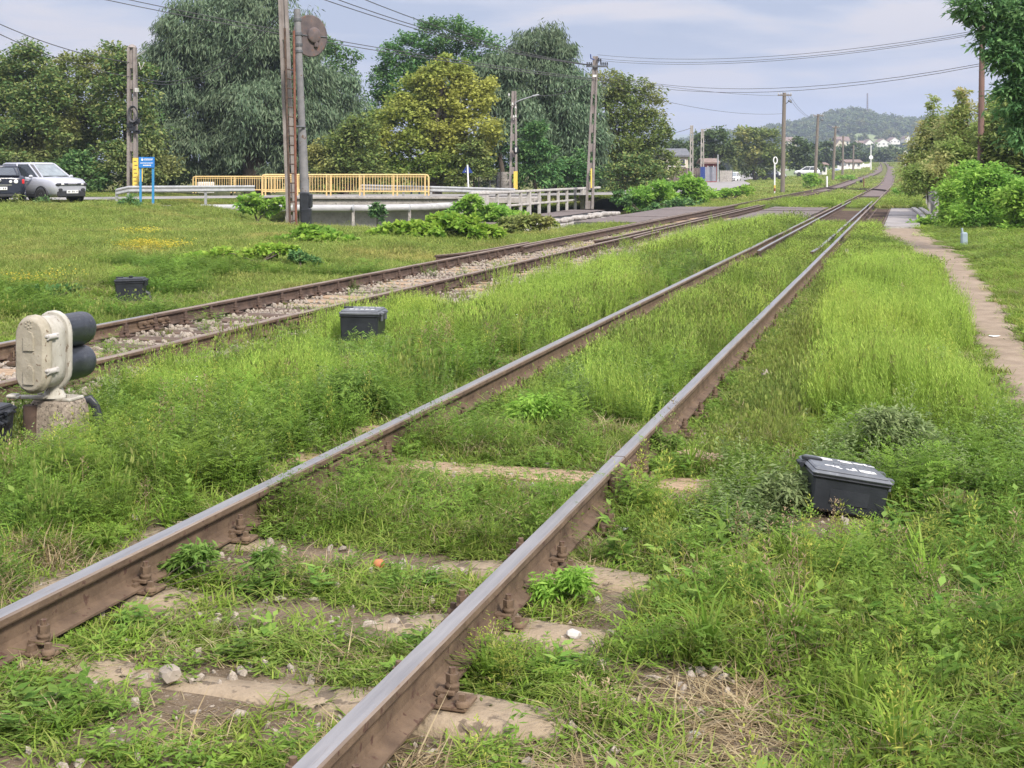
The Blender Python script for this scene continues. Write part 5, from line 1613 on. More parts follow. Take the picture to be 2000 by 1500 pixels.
# ================================================================== CARS
def car(label, loc, rz, paint, style='hatch', L_=3.75, Wd=1.62, H=1.5, detail=True, group=None):
    t = thing('parked_car', label, 'car', loc, rz, group)
    hw = Wd / 2
    if style == 'hatch':
        st_ = [(-.5, .48, .92, .80), (-.485, .36, 1.0, .93), (-.40, .30, 1.03, .99), (-.2, .27, 1.02, 1.0), (.1, .27, 1.0, 1.0), (.22, .27, 1.00, 1.0), (.34, .28, .97, .98), (.43, .29, .92, .94), (.48, .32, .84, .86), (.5, .40, .74, .76)]
        belt, rf = (-.485, .27, .99, .86), (-.37, .07, H - .05, .70)
    else:
        st_ = [(-.5, .46, .95, .80), (-.485, .34, 1.05, .92), (-.42, .28, 1.08, .98), (-.3, .26, 1.06, 1.0), (0, .25, .98, 1.0), (.2, .26, .96, 1.0), (.36, .27, .88, .97), (.46, .30, .78, .88), (.5, .40, .66, .74)]
        belt, rf = (-.36, .25, .98, .84), (-.20, .04, H - .05, .68)
    secs = []
    for fx, zl, zt, k in st_:
        h = hw * k
        half = [(h * .80, zl), (h * .96, zl + .10), (h, zl + (zt - zl) * .55), (h * .975, zt - .07), (h * .90, zt), (h * .45, zt + .018)]
        secs.append([Vector((fx * L_, y, z)) for y, z in half] + [Vector((fx * L_, -y, z)) for y, z in reversed(half)])
    mb = MB(); mb.loft(secs, 0, True, True, True); mb.build('body', M[paint], t)
    def ring(xr, xf, z, k, rr):
        h = hw * k; a, b = xr * L_, xf * L_
        return [Vector(p) for p in ((a + rr, -h, z), (b - rr, -h, z), (b, -h + rr, z), (b, h - rr, z), (b - rr, h, z), (a + rr, h, z), (a, h - rr, z), (a, -h + rr, z))]
    r0, r1 = ring(*belt, .10), ring(*rf, .12)
    mb = MB(); mb.loft([r0, r1], 0, True, False, False, mis=lambda i, k: 1 if k in (2,) else 0); mb.build('windows', [M['glass'], M['glass_bright']], t)
    mb = MB(); top = ring(rf[0] + .01, rf[1] - .015, H, rf[3] * .93, .12)
    r1b = [p + Vector((0, 0, -.035)) for p in ring(rf[0] - .012, rf[1] + .012, rf[2], rf[3] * 1.02, .12)]
    mb.loft([r1b, [p + Vector((0, 0, .035)) for p in r1b], top], 0, True, True, True); mb.build('roof', M[paint], t)
    mb = MB()
    for k in (0, 1, 2, 3, 4, 5, 6, 7):
        mb.tube([r0[k] * 1.0, r1[k]], .032 if k in (0, 1, 4, 5) else .026, 5, 0)
    for s_ in (-1, 1):
        xm = (belt[0] + belt[1]) / 2 * L_ + .1; xt = (rf[0] + rf[1]) / 2 * L_ + .05
        mb.tube([Vector((xm, s_ * hw * belt[3], belt[2])), Vector((xt, s_ * hw * rf[3], rf[2]))], .035, 5, 0)
    mb.build('pillars', M[paint], t)
    R_ = .30; xs = (-.31 * L_, .315 * L_)
    for x in xs:
        for s_ in (-1, 1):
            A = Matrix.Translation((x, s_ * (hw - .09), R_)) @ Matrix.Rotation(R(-90 * s_), 4, 'X')
            mb = MB(); mb.lathe([(R_ * .5, -.09), (R_ * .96, -.09), (R_, -.06), (R_, .07), (R_ * .94, .10), (R_ * .70, .10)], 22, 0, A)
            wh = mb.build('wheel', M['tyre'], t)
            mb = MB(); mb.lathe([(R_ * .69, .085), (R_ * .66, .075), (R_ * .2, .085), (R_ * .1, .10)], 16, 0, A)
            for q in range(6):
                a = q * math.pi / 3
                mb.box(A @ Vector((math.cos(a) * R_ * .38, math.sin(a) * R_ * .38, .095)), (.05, .02, .05), 0)
            mb.build('rim', M['chrome'], wh)
            mb = MB(); A2 = Matrix.Translation((x, s_ * (hw * .985), R_ + .02)) @ Matrix.Rotation(R(-90 * s_), 4, 'X')
            mb.lathe([(R_ * 1.22, -.04), (R_ * 1.24, .012), (R_ * 1.06, .016), (R_ * 1.06, -.04)], 24, 0, A2, cap=False)
            mb.build('wheel_arch', M['plastic'] if style == 'hatch' else M[paint], t)
    # sills and bumpers
    mb = MB()
    for s_ in (-1, 1): mb.box((0, s_ * hw * .97, .34), (L_ * .46, .05, .14), 0, bev=.02)
    mb.box((L_ * .497, 0, .39), (.10, hw * 1.5, .24), 0, bev=.04); mb.box((-L_ * .485, 0, .40), (.10, hw * 1.6, .22), 0, bev=.04)
    mb.build('bumper', M['plastic'], t)
    for s_ in (-1, 1):
        mb = MB(); mb.box((.490 * L_, s_ * hw * .62, .735), (.14, .34, .10), 0, rot=(0, 0, -s_ * .30), bev=.03); hl = mb.build('headlight', M['plastic'], t)
        mb = MB(); mb.box((.49 * L_ + .075, s_ * hw * .52, .745), (.04, .13, .05), 0, bev=.012); mb.build('lens', M['white'], hl)
        mb = MB(); mb.box((.495 * L_, s_ * hw * .60, .53), (.12, .18, .13), 0, rot=(0, 0, -s_ * .25), bev=.03); mb.build('fog_lamp', M['plastic'], t)
        mb = MB(); mb.box((.19 * L_, s_ * (hw + .07), 1.02), (.10, .17, .12), 0, bev=.04); mb.build('mirror', M[paint] if style == 'hatch' else M['plastic'], t)
        mb = MB()
        for xx in (-.13 * L_, .10 * L_): mb.box((xx, s_ * hw * .985, .86), (.17, .03, .03), 0, bev=.008)
        mb.build('handle', M[paint], t)
        mb = MB()
        if style == 'hatch': mb.box((-.488 * L_, s_ * hw * .74, .84), (.06, .18, .22), 0, bev=.03)
        else:
            A = Matrix.Translation((-.497 * L_, s_ * hw * .60, .86)) @ Matrix.Rotation(R(-90), 4, 'Y')
            mb.box((-.49 * L_, s_ * hw * .70, .86), (.04, .40, .17), 0, bev=.03)
            mb.lathe([(.075, .0), (.075, .03), (.05, .04)], 16, 1, A)
            mb.lathe([(.055, .0), (.055, .03), (.04, .04)], 14, 1, Matrix.Translation((-.497 * L_, s_ * hw * .40, .86)) @ Matrix.Rotation(R(-90), 4, 'Y'))
        mb.build('tail_lamp', [M['red_lens'], M['white']], t)
    mb = MB(); mb.box((.505 * L_, 0, .745), (.07, hw * 1.0, .07), 0, bev=.015); mb.build('grille', M['plastic'], t)
    mb = MB(); mb.box((.51 * L_, 0, .75), (.07, .40, .03), 0, bev=.01); mb.build('badge_bar', M['chrome'], t)
    for sg, z in ((1, .47), (-1, .62 if style != 'hatch' else .55)):
        mb = MB(); mb.box((sg * (.5 * L_ + .045), 0, z), (.012, .50, .11), 0); pl = mb.build('number_plate', M['white'], t)
        mb = MB()
        for k in range(7):
            if k in (2, 5): continue
            mb.box((sg * (.5 * L_ + .053), -.19 + k * .063, z), (.006, .035, .06), 0)
        mb.build('plate_letters', M['wire'], pl)
    if style != 'hatch':
        mb = MB(); A = Matrix.Translation((-.505 * L_, 0, .90)) @ Matrix.Rotation(R(-90), 4, 'Y'); mb.lathe([(.055, 0), (.055, .02), (.04, .025)], 16, 0, A); mb.build('badge', M['chrome'], t)
        mb = MB(); mb.box((-.50 * L_, 0, .74), (.03, hw * .9, .03), 0); mb.build('trim_strip', M['chrome'], t)
        mb = MB(); mb.box((-.485 * L_, 0, 1.085), (.16, hw * 1.5, .04), 0, bev=.015); mb.build('spoiler', M[paint], t)
    else:
        mb = MB(); mb.box((.255 * L_, -.25, 1.04), (.03, .6, .02), 0, rot=(0, 0, .1)); mb.box((.26 * L_, .3, 1.04), (.03, .55, .02), 0, rot=(0, 0, .1)); mb.build('wipers', M['plastic'], t)
        mb = MB(); mb.tube([(-.3 * L_, 0, H), (-.36 * L_, 0, H + .28)], .008, 5, 0); mb.build('aerial', M['plastic'], t)
    return t
def gpos(px, Y): 
    q = D(px, HOR, Y); return Vector((q.x, Y, gz(q.x, Y) + .035))
car('silver hatchback with black wheel arches parked front to the right on the strip', gpos(76, 49.6) + Vector((0, 0, .02)), R(-34), 'silver', 'hatch', 3.8, 1.62, 1.54)
car('dark blue saloon seen from behind, cut by the left edge', gpos(-2, 48.4) + Vector((-.55, 1.4, 0)), R(112), 'cardark', 'sedan', 4.7, 1.80, 1.46)
car('second pale car hidden behind the silver hatchback', gpos(72, 53.2), R(-34), 'silver', 'hatch', 3.9, 1.66, 1.52)
def far_car(label, px, pyb, Y, rz, paint, style, s=1.0):
    c = car(label, D(px, pyb, Y), rz, paint, style, 4.2, 1.78, 1.62 if style == 'hatch' else 1.45); return c
c1 = far_car('white fronted car driving towards the camera on the far road', 1431, 358.5, 186, R(-108), 'carwhite', 'hatch')
far_car('dark parked car beside a white one before the distant trees', 1494, 350, 212, R(175), 'cardark', 'hatch')
far_car('white parked car behind the ring marker post', 1509, 350, 216, R(-20), 'carwhite', 'hatch')
far_car('car with bright headlamps driving ahead of the white wall', 1634, 342, 285, R(-100), 'carwhite', 'sedan')
far_car('white car roof showing over the roadside grass right of the second wooden pole', 1576, 344, 225, R(170), 'carwhite', 'hatch')

# ================================================================== HOUSES, WALLS, MAST
def house(label, px0, px1, ybase, yeave, yridge, Y, depth, wall, roof, gable=False, wins=2, rz=0.0, group=None, name='house'):
    """gable=True shows the gable end to the railway, else the long side"""
    a, b = D(px0, ybase, Y), D(px1, ybase, Y)
    w = (b - a).length; h = (ybase - yeave) / F * Y; hr = (ybase - yridge) / F * Y
    t = thing(name, label, 'house', (a + b) / 2 - Vector((0, 0, 1.0)), rz, group)
    mb = MB(); mb.box((0, depth / 2, h / 2 + .5), (w, depth, h + 1.0), 0)
    if gable: mb.prism([Vector((-w / 2, .0, h + 1.0)), Vector((w / 2, .0, h + 1.0)), Vector((0, .0, hr + 1.0))], (0, 0, 0), (0, depth, 0))
    mb.build('walls', M[wall], t)
    mb = MB(); o = .35
    if gable:
        for s_ in (-1, 1):
            mb.prism([Vector((s_ * (w / 2 + o), 0, h + 1.0 - o * (hr - h) / (w / 2))), Vector((0, 0, hr + 1.0)), Vector((0, 0, hr + 1.18)), Vector((s_ * (w / 2 + o), 0, h + 1.18 - o * (hr - h) / (w / 2)))], (0, -o, 0), (0, depth + 2 * o, 0))
    else:
        mb.prism([Vector((0, -o, h + .9)), Vector((0, depth / 2, hr + 1.0)), Vector((0, depth + o, h + .9)), Vector((0, depth + o, h + 1.1)), Vector((0, depth / 2, hr + 1.2)), Vector((0, -o, h + 1.1))], (-w / 2 - o, 0, 0), (w + 2 * o, 0, 0))
    mb.build('roof', M[roof], t)
    for k in range(wins):
        x = -w / 2 + w * (k + .5) / wins
        mb = MB(); mb.box((x, -.03, 1.0 + h * .55), (w / wins * .42, .08, h * .42), 0); wd = mb.build('window', M['glass'], t)
        mb = MB()
        for s_ in (-1, 1): mb.box((x + s_ * w / wins * .23, -.05, 1.0 + h * .55), (w / wins * .05, .1, h * .50), 0)
        mb.box((x, -.06, 1.0 + h * .32), (w / wins * .52, .14, h * .05), 0); mb.build('frame', M['wall_white'], wd)
    return t
house('house with a dark hipped roof behind the brown board fence', 1300, 1344, 334, 305, 292, 165, 8, 'wall_cream', 'roof_dark', False, 2)
house('small red shed behind the grey gate', 1376, 1400, 345, 318, 312, 160, 4, 'fence_red', 'roof_brown', False, 1, name='shed')
for (x0, x1, yt, yb, Y, mat, lab, cat) in ((1308, 1368, 328, 352, 150, 'fence_brown', 'brown board fence in front of the dark roofed house', 'fence'), (1368, 1377, 326, 350, 149, 'navy', 'narrow dark blue gate between fence and grey gate', 'gate'),
                                          (1377, 1398, 326, 347, 149, 'gate_grey', 'wide grey metal gate below the red shed', 'gate'), (1406, 1430, 333, 348, 150, 'concrete_grey', 'grey concrete wall right of the thin grey post', 'wall')):
    a, b = D(x0, yb, Y), D(x1, yb, Y); h = (yb - yt) / F * Y
    t = thing('fence' if cat == 'fence' else cat, lab, cat, a - Vector((0, 0, .4)))
    w = b.x - a.x; n = max(2, int(w / .9))
    mb = MB()
    for k in range(n * 4): mb.box((w * (k + .5) / (n * 4), 0, (h + .4) / 2), (w / (n * 4) * .92, .03, h + .4), 0)
    mb.build('boards', M[mat], t)
    for k in range(3):
        mb = MB(); mb.box((w * k / 2, .06, (h + .5) / 2), (.12, .12, h + .5), 0); mb.build('post', M['steel_dark'], t)
house('white flat roofed kiosk on the white wall beside the far track', 1653, 1682, 327, 317, 313, 300, 5, 'wall_white', 'roof_brown', False, 3, name='kiosk')
a, b = D(1637, 341, 290), D(1700, 333, 330)
t = thing('boundary_wall', 'long white rendered wall below the kiosk along the far road', 'wall', a)
mb = MB(); dd = b - a
for k in range(8):
    p = dd * (k / 8); q = dd * ((k + 1) / 8); mb.prism([p + Vector((0, 0, -.6)), q + Vector((0, 0, -.6)), q + Vector((0, 0, 1.75)), p + Vector((0, 0, 1.75))], (0, 0, 0), (.1, .3, 0))
mb.build('wall', M['wall_white'], t)
for k in range(5):
    mb = MB(); p = dd * (k / 4); mb.box(p + Vector((0, -.1, .7)), (.4, .4, 2.6), 0); mb.build('pillar', M['wall_white'], t)
house('low white building end behind trees left of the third wooden pole', 1606, 1615, 340, 322, 319, 240, 5, 'wall_white', 'roof_brown', False, 1)
house('cream house among trees below the hill', 1630, 1652, 298, 286, 272, 620, 9, 'wall_cream', 'roof_brown', True, 2)
for k, (x0, x1, yb, ye, yr, lab) in enumerate(((1689, 1709, 289, 281, 272, 'white gabled house on the slope, leftmost of the gabled row'), (1713, 1739, 284, 279, 271, 'white gabled house on the slope, second of the row'),
                                              (1738, 1758, 279, 275, 268, 'white gabled house on the slope, third of the row'), (1769, 1780, 275, 270, 265, 'white gabled house on the slope nearest the bushes'))):
    house(lab, x0, x1, yb, ye, yr, 900, 12, 'wall_white', 'roof_brown', True, 3, 0, None)
house('grey brown roofed house on the slope left of the white gables', 1674, 1690, 288, 281, 275, 905, 9, 'wall_cream', 'roof_brown', False, 2)
house('long low house with a brown roof at the foot of the hill', 1534, 1556, 284, 276, 268, 780, 9, 'wall_cream', 'roof_brown', False, 3)
house('pinkish roofed house behind the third wooden pole', 1632, 1660, 283, 275, 267, 800, 9, 'wall_cream', 'roof_brown', False, 3)
# lattice mast on the hill
f, tp = D(1694, 224, 1350), D(1695, 182, 1350)
t = thing('radio_mast', 'thin lattice radio mast on top of the wooded hill', 'mast', f - Vector((0, 0, 5)))
hm = tp.z - f.z + 5
mb = MB()
for s_ in range(3):
    a = s_ * 2.094; mb.tube([Vector((math.cos(a) * .9, math.sin(a) * .9, 0)), Vector((math.cos(a) * .45, math.sin(a) * .45, hm))], .22, 5, 0)
mb.build('legs', M['steel_dark'], t)
mb = MB()
for k in range(14):
    z = hm * k / 14
    for s_ in range(3):
        a, b = s_ * 2.094, (s_ + 1) * 2.094; mb.tube([Vector((math.cos(a) * .8, math.sin(a) * .8, z)), Vector((math.cos(b) * .75, math.sin(b) * .75, z + hm / 14))], .12, 4, 0)
mb.build('bracing', M['fence_red'], t)

# ================================================================== HILL
RIDGE = [(1180, 300), (1300, 284), (1400, 268), (1480, 257), (1540, 243), (1600, 234), (1625, 224), (1655, 219), (1680, 220), (1720, 229), (1770, 239), (1830, 236), (1900, 238), (2050, 246), (2300, 262)]
hx = list(range(1180, 2301, 16)); hs = list(np.linspace(0, 1, 34)) + [1.25, 1.6]
co = []
for s_ in hs:
    for px in hx:
        Y = 430 + 970 * s_
        zr = D(px, lerp_list(RIDGE, px) + 4, 1400).z
        z = 3.5 + (zr - 3.5) * (min(s_, 1) ** 1.95) * (1 if s_ <= 1 else (2.0 - s_)) if True else 0
        z += 1.2 * math.sin(px * .045 + s_ * 9) * s_
        co.append(((px - 1000) / F * Y, Y, z if s_ > 0 else -2))
nx_ = len(hx)
mbh = MB(); mbh.add(co, [(j * nx_ + i, j * nx_ + i + 1, (j + 1) * nx_ + i + 1, (j + 1) * nx_ + i) for j in range(len(hs) - 1) for i in range(nx_ - 1)], 0, True)
M['hill'] = pm('hill_fields', (0.085, 0.135, 0.045), (0.19, 0.235, 0.10), .012, 1.0, bump=0, spots=(0.24, 0.21, 0.13), spot_scale=.03, spot_cut=.62, world=True)
hill = mbh.build('hill', M['hill']); prop(hill, 'green hill with fields and scattered trees behind the houses', 'hill', kind='structure')
def hill_z(px, Y):
    s_ = (Y - 430) / 970; zr = D(px, lerp_list(RIDGE, px) + 4, 1400).z
    return 3.5 + (zr - 3.5) * max(0, min(s_, 1)) ** 1.95
fh = MB(); pts_ = []
for s_, zz in ((0, 0), (.5, .8), (1, 1)):
    for i, px in enumerate(range(1000, 1500, 20)):
        Y = 3600 + 900 * s_; zt = D(px, 262 + 10 * abs((px - 1330) / 90) ** 1.2, 4500).z
        pts_.append(((px - 1000) / F * Y, Y, zt * zz - (2 if zz == 0 else 0)))
nn = len(range(1000, 1500, 20))
fh.add(pts_, [(j * nn + i, j * nn + i + 1, (j + 1) * nn + i + 1, (j + 1) * nn + i) for j in range(2) for i in range(nn - 1)], 0, True)
o = fh.build('distant_hill', M['hill']); prop(o, 'far blue hill glimpsed left of the pale poles', 'hill', kind='structure')

# ================================================================== TREES AND BUSHES
TL = {}
TL['wood'] = leafmat('mixed_wood_leaves', [(0.074, 0.149, 0.054), (0.121, 0.209, 0.068), (0.203, 0.277, 0.088), (0.284, 0.297, 0.108)], .28, .16, (0.243, 0.243, 0.088), inst=False)
TL['willow'] = leafmat('willow_leaves', [(0.083, 0.137, 0.077), (0.133, 0.192, 0.110), (0.203, 0.261, 0.163)], .22, .2, inst=False)
TL['green'] = leafmat('deep_green_leaves', [(0.067, 0.161, 0.056), (0.112, 0.231, 0.076), (0.182, 0.301, 0.101)], .28, .2, inst=False)
TL['maple'] = leafmat('turning_maple_leaves', [(0.138, 0.240, 0.050), (0.210, 0.310, 0.067), (0.312, 0.366, 0.086)], .38, .13, (0.396, 0.390, 0.096), inst=False)
TL['olive'] = leafmat('olive_leaves', [(0.111, 0.178, 0.054), (0.176, 0.243, 0.070), (0.263, 0.304, 0.097)], .30, .2, (0.284, 0.263, 0.088), inst=False)
TL['bright'] = leafmat('bright_bush_leaves', [(0.179, 0.347, 0.056), (0.269, 0.470, 0.073), (0.370, 0.560, 0.112)], .45, .5, (0.179, 0.325, 0.062), inst=False)
TL['shrub'] = leafmat('yellowing_shrub_leaves', [(0.200, 0.300, 0.085), (0.300, 0.380, 0.115), (0.420, 0.430, 0.170)], .52, .5, (0.520, 0.430, 0.220), inst=False)
TL['acacia'] = leafmat('acacia_leaves', [(0.085, 0.190, 0.076), (0.139, 0.272, 0.102), (0.212, 0.357, 0.136)], .36, .5, inst=False)
TL['cutleaf'] = leafmat('light_weed_leaves', [(.17, .29, .045), (.24, .37, .06), (.32, .43, .09)], .45, .5, inst=False)
TL['weeddark'] = leafmat('dark_weed_leaves', [(.10, .19, .04), (.15, .25, .052), (.21, .31, .07)], .4, .5, inst=False)
TL['mugwort'] = leafmat('mugwort_leaves', [(.15, .22, .08), (.21, .28, .115), (.28, .34, .16)], .35, .5, inst=False)
TL['thicket'] = leafmat('pale_thicket_leaves', [(.18, .29, .07), (.26, .37, .095), (.36, .43, .14)], .5, .5, (.42, .40, .17), inst=False)
TL['vine'] = leafmat('vine_leaves', [(.17, .33, .04), (.26, .42, .055), (.35, .48, .085)], .42, .5, (.13, .24, .045), inst=False)
TL['distant'] = leafmat('distant_leaves', [(0.060, 0.105, 0.042), (0.090, 0.143, 0.053), (0.135, 0.180, 0.068)], .2, .05, (0.165, 0.173, 0.060), inst=False)

def leaf_cloud(name, lobes, dens, size, aspect, mat, seed, style='round', parent=None, origin=Vector((0, 0, 0)), flat=.62, sub=.34):
    """leaf-sized faces gathered in tufts over the lobes; lobes: (centre, rx, ry, rz, pixel area)"""
    rg = np.random.default_rng(seed); C, Dd, Sz = [], [], []
    for c, rx, ry, rz, area in lobes:
        n = max(60, int(area * dens)); nt_ = max(7, int(10 + area ** .5 * .22))
        d = rg.normal(size=(nt_, 3)); d[:, 2] += .25; d /= np.linalg.norm(d, axis=1)[:, None]
        rad = rg.uniform(.50, 1.02, nt_)[:, None]
        tc_ = d * rad * np.array([rx, ry, rz])
        which = rg.integers(0, nt_, n); tr = rg.uniform(.7, 1.25, nt_) * sub * (rx * rz) ** .5
        g_ = rg.normal(size=(n, 3)) * .62; ln_ = np.linalg.norm(g_, axis=1); g_ *= (np.minimum(ln_, 1.55) / np.maximum(ln_, 1e-6))[:, None]
        p = tc_[which] + g_ * tr[which][:, None] * np.array([1.0, 1.0, flat])
        if style == 'willow':
            p[:, 2] -= np.abs(rg.normal(size=n)) * tr[which] * .55
        C.append(p + np.array(c)); Sz.append(np.full(n, size) * rg.uniform(.6, 1.35, n))
        out = d[which] * .6 + rg.normal(size=(n, 3)) * .8
        if style == 'willow': out[:, 2] = -np.abs(rg.normal(size=n)) * 1.1 - .5
        elif style == 'spray': out[:, 2] = out[:, 2] * .5 - .25
        else: out[:, 2] = out[:, 2] * .55
        Dd.append(out)
    # loose sprays that break the outline
    C = np.concatenate(C); Dd = np.concatenate(Dd); Sz = np.concatenate(Sz)
    Dd /= np.linalg.norm(Dd, axis=1)[:, None]; n = len(C)
    nr = rg.normal(size=(n, 3)) * .55; nr[:, 2] += 1.0
    sd_ = np.cross(Dd, nr); sd_ /= np.maximum(np.linalg.norm(sd_, axis=1), 1e-6)[:, None]
    C = C - np.array(origin)
    V_ = np.empty((n, 4, 3)); L_ = Sz[:, None]
    V_[:, 0] = C; V_[:, 1] = C + Dd * L_ * .45 + sd_ * L_ * aspect * .5; V_[:, 2] = C + Dd * L_ - np.array([0, 0, .12]) * L_; V_[:, 3] = C + Dd * L_ * .45 - sd_ * L_ * aspect * .5
    me = bpy.data.meshes.new(name)
    me.vertices.add(n * 4); me.vertices.foreach_set('co', V_.astype(np.float32).ravel())
    me.loops.add(n * 4); me.loops.foreach_set('vertex_index', np.arange(n * 4, dtype=np.int32))
    me.polygons.add(n); me.polygons.foreach_set('loop_start', np.arange(0, n * 4, 4, dtype=np.int32))
    me.polygons.foreach_set('loop_total', np.full(n, 4, dtype=np.int32))
    me.materials.append(TL[mat]); me.update(calc_edges=True)
    o = bpy.data.objects.new(name, me); COL.objects.link(o); o.parent = parent
    return o

def plant(name, label, cat, Y, lobes, foot_px, mat, leaf=.22, aspect=.5, dens=.34, seed=1, style='round', depth=.8, group=None, trunk=.16, foot_z=None, part='crown', flat=.62, sub=.34, stems=1):
    """lobes: (px, py, rx, ry[, dY]) as seen in the photo, standing about Y metres away"""
    rnd = random.Random(seed)
    fx = D(foot_px, HOR, Y).x; fz = gz(fx, Y) if foot_z is None else foot_z
    root = Vector((fx, Y, fz - .1))
    t = thing(name, label, cat, root, 0, group)
    L3 = []
    for lb in lobes:
        px, py, rx, ry = lb[:4]; dy = lb[4] if len(lb) > 4 else rnd.uniform(-1, 1) * .35 * rx / F * Y * depth
        c = D(px, py, Y + dy); k = (Y + dy) / F
        L3.append((c, rx * k, max(rx, ry) * k * depth, ry * k, rx * ry * 4))
    leaf_cloud(part, L3, dens, leaf, aspect, mat, seed, style, t, root, flat, sub)
    mb = MB()
    if trunk > 0:
        top = max(L3, key=lambda q: q[0].z)[0]
        for st_ in range(stems):
            off = Vector((rnd.uniform(-1, 1) * .5 * (stems > 1), rnd.uniform(-.3, .3), 0))
            hub = root.lerp(Vector((top.x, Y, top.z)), .42) + off
            mb.tube([off * .4, (hub - root) * .5 + Vector((rnd.uniform(-.15, .15), 0, 0)), hub - root, (hub - root).lerp(top - root, .75)], [trunk * 1.25, trunk, trunk * .8, trunk * .3], 8, 0)
            for c, *_ in L3:
                a = (hub - root) * rnd.uniform(.55, 1.0); b = c - root
                mb.tube([a, a.lerp(b, .5) + Vector((0, 0, .12 * (b - a).length)), b], [trunk * .42, trunk * .28, trunk * .08], 6, 0)
        mb.build('trunk' if trunk > .07 else 'stem', M['bark'], t)
    return t
WG = None
plant('tree', 'dark olive tree at the left edge behind the cars', 'tree', 76, [(-40, 180, 70, 80), (10, 160, 55, 65), (-10, 250, 95, 80), (20, 315, 90, 55)], 0, 'wood', seed=1, stems=2)
plant('tree', 'olive tree with a tall feathery tip above the silver car', 'tree', 75, [(60, 118, 36, 42), (45, 165, 60, 60), (85, 200, 60, 65), (60, 265, 85, 70), (90, 325, 80, 45)], 70, 'wood', seed=2, stems=2)
plant('tree', 'mixed green tree left of the coil pole', 'tree', 77, [(140, 150, 50, 45), (190, 128, 42, 42), (160, 205, 70, 65), (130, 270, 75, 70), (185, 315, 75, 55)], 165, 'olive', seed=3, stems=2)
plant('tree', 'dark tree right behind the coil pole', 'tree', 74, [(225, 118, 38, 34), (262, 140, 36, 40), (232, 190, 56, 60), (250, 255, 66, 65), (235, 320, 70, 48), (300, 330, 55, 42)], 240, 'wood', seed=4, stems=2)
plant('tree', 'huge silvery willow behind the signal mast', 'tree', 80, [(395, 60, 92, 72), (500, 50, 100, 82), (345, 125, 58, 70), (440, 140, 95, 78), (560, 118, 80, 72), (395, 205, 85, 70), (505, 210, 100, 80), (590, 205, 68, 72), (625, 270, 56, 66), (455, 285, 92, 64), (555, 300, 84, 58), (360, 285, 68, 60), (320, 190, 32, 48), (298, 250, 28, 60)],
      490, 'willow', leaf=.31, aspect=.22, dens=.62, seed=5, style='willow', trunk=.42, stems=2, flat=.75, sub=.24)
plant('tree', 'lower grey willow between the signal mast and the yellowing maple', 'tree', 82, [(665, 175, 42, 44), (690, 230, 48, 52), (655, 245, 44, 55), (690, 300, 48, 50), (650, 320, 46, 44)], 672, 'willow', leaf=.28, aspect=.24, dens=.5, seed=6, style='willow', trunk=.22, flat=.8)
plant('tree', 'thin green tree top peeping out right of the willow', 'tree', 88, [(655, 92, 26, 24), (688, 108, 18, 15), (640, 120, 34, 34), (668, 140, 30, 26)], 660, 'green', seed=7, dens=.28)
plant('tree', 'tall deep green tree behind the yellowing maple', 'tree', 86, [(768, 118, 34, 36), (800, 98, 34, 36), (848, 72, 42, 38), (898, 72, 40, 36), (940, 100, 46, 38), (790, 165, 56, 48), (860, 135, 62, 52), (930, 155, 60, 52), (745, 165, 24, 34), (738, 215, 30, 50), (750, 265, 36, 50)], 850, 'green', seed=8, trunk=.3, stems=2)
plant('tree', 'yellowing maple behind the yellow railing', 'tree', 77, [(870, 128, 20, 22), (908, 150, 16, 30), (953, 172, 14, 28), (838, 152, 18, 26), (790, 200, 18, 24), (868, 162, 44, 38), (820, 185, 48, 40), (920, 190, 44, 42), (780, 235, 54, 46), (860, 235, 66, 52), (930, 250, 44, 50), (750, 290, 44, 44), (825, 300, 70, 50), (905, 305, 52, 50), (790, 338, 60, 32), (870, 345, 55, 26)], 845, 'maple', leaf=.20, aspect=.7, dens=.42, seed=9, trunk=.2, stems=2)
plant('tree', 'small olive tree left of the maple', 'tree', 75, [(672, 275, 34, 34), (705, 262, 32, 44), (712, 320, 34, 40), (640, 310, 38, 40), (690, 325, 38, 40), (655, 350, 50, 26), (735, 345, 36, 28)], 670, 'olive', seed=10, dens=.4)
plant('tree', 'tall blue green willow left of the leaning pole', 'tree', 84, [(1050, 82, 52, 40), (1095, 105, 36, 44), (1020, 120, 44, 42), (1075, 155, 62, 52), (1100, 215, 66, 58), (1040, 215, 56, 54), (1115, 280, 56, 52), (1065, 290, 58, 52), (1100, 335, 60, 36), (1146, 190, 28, 46), (1150, 255, 36, 56), (1146, 320, 40, 46)], 1080, 'willow', leaf=.28, aspect=.26, dens=.55, seed=11, style='willow', trunk=.3, stems=2, flat=.8)
plant('tree', 'pale grey green tree crown beside the tall willow', 'tree', 81, [(955, 128, 36, 32), (995, 135, 40, 34), (980, 185, 46, 44), (1015, 230, 44, 48), (975, 255, 40, 44)], 985, 'willow', leaf=.30, aspect=.3, seed=12, style='willow', flat=.8)
plant('tree', 'olive tree leaning right at the end of the row', 'tree', 90, [(1178, 170, 42, 34), (1228, 175, 36, 34), (1265, 205, 36, 38), (1195, 225, 58, 52), (1262, 262, 44, 44), (1205, 290, 60, 52), (1278, 300, 34, 36), (1180, 335, 52, 34), (1250, 335, 48, 30), (1298, 268, 16, 26), (1300, 325, 26, 32)], 1220, 'olive', seed=13, dens=.38, trunk=.25, stems=2)
plant('bush', 'fresh green acacia bush behind the concrete lamp pole', 'bush', 76.5, [(1045, 262, 28, 24), (1025, 300, 36, 30), (1065, 308, 34, 28), (1040, 345, 46, 26)], 1045, 'green', leaf=.24, aspect=.4, dens=.5, seed=14, trunk=.08, part='foliage', style='spray')
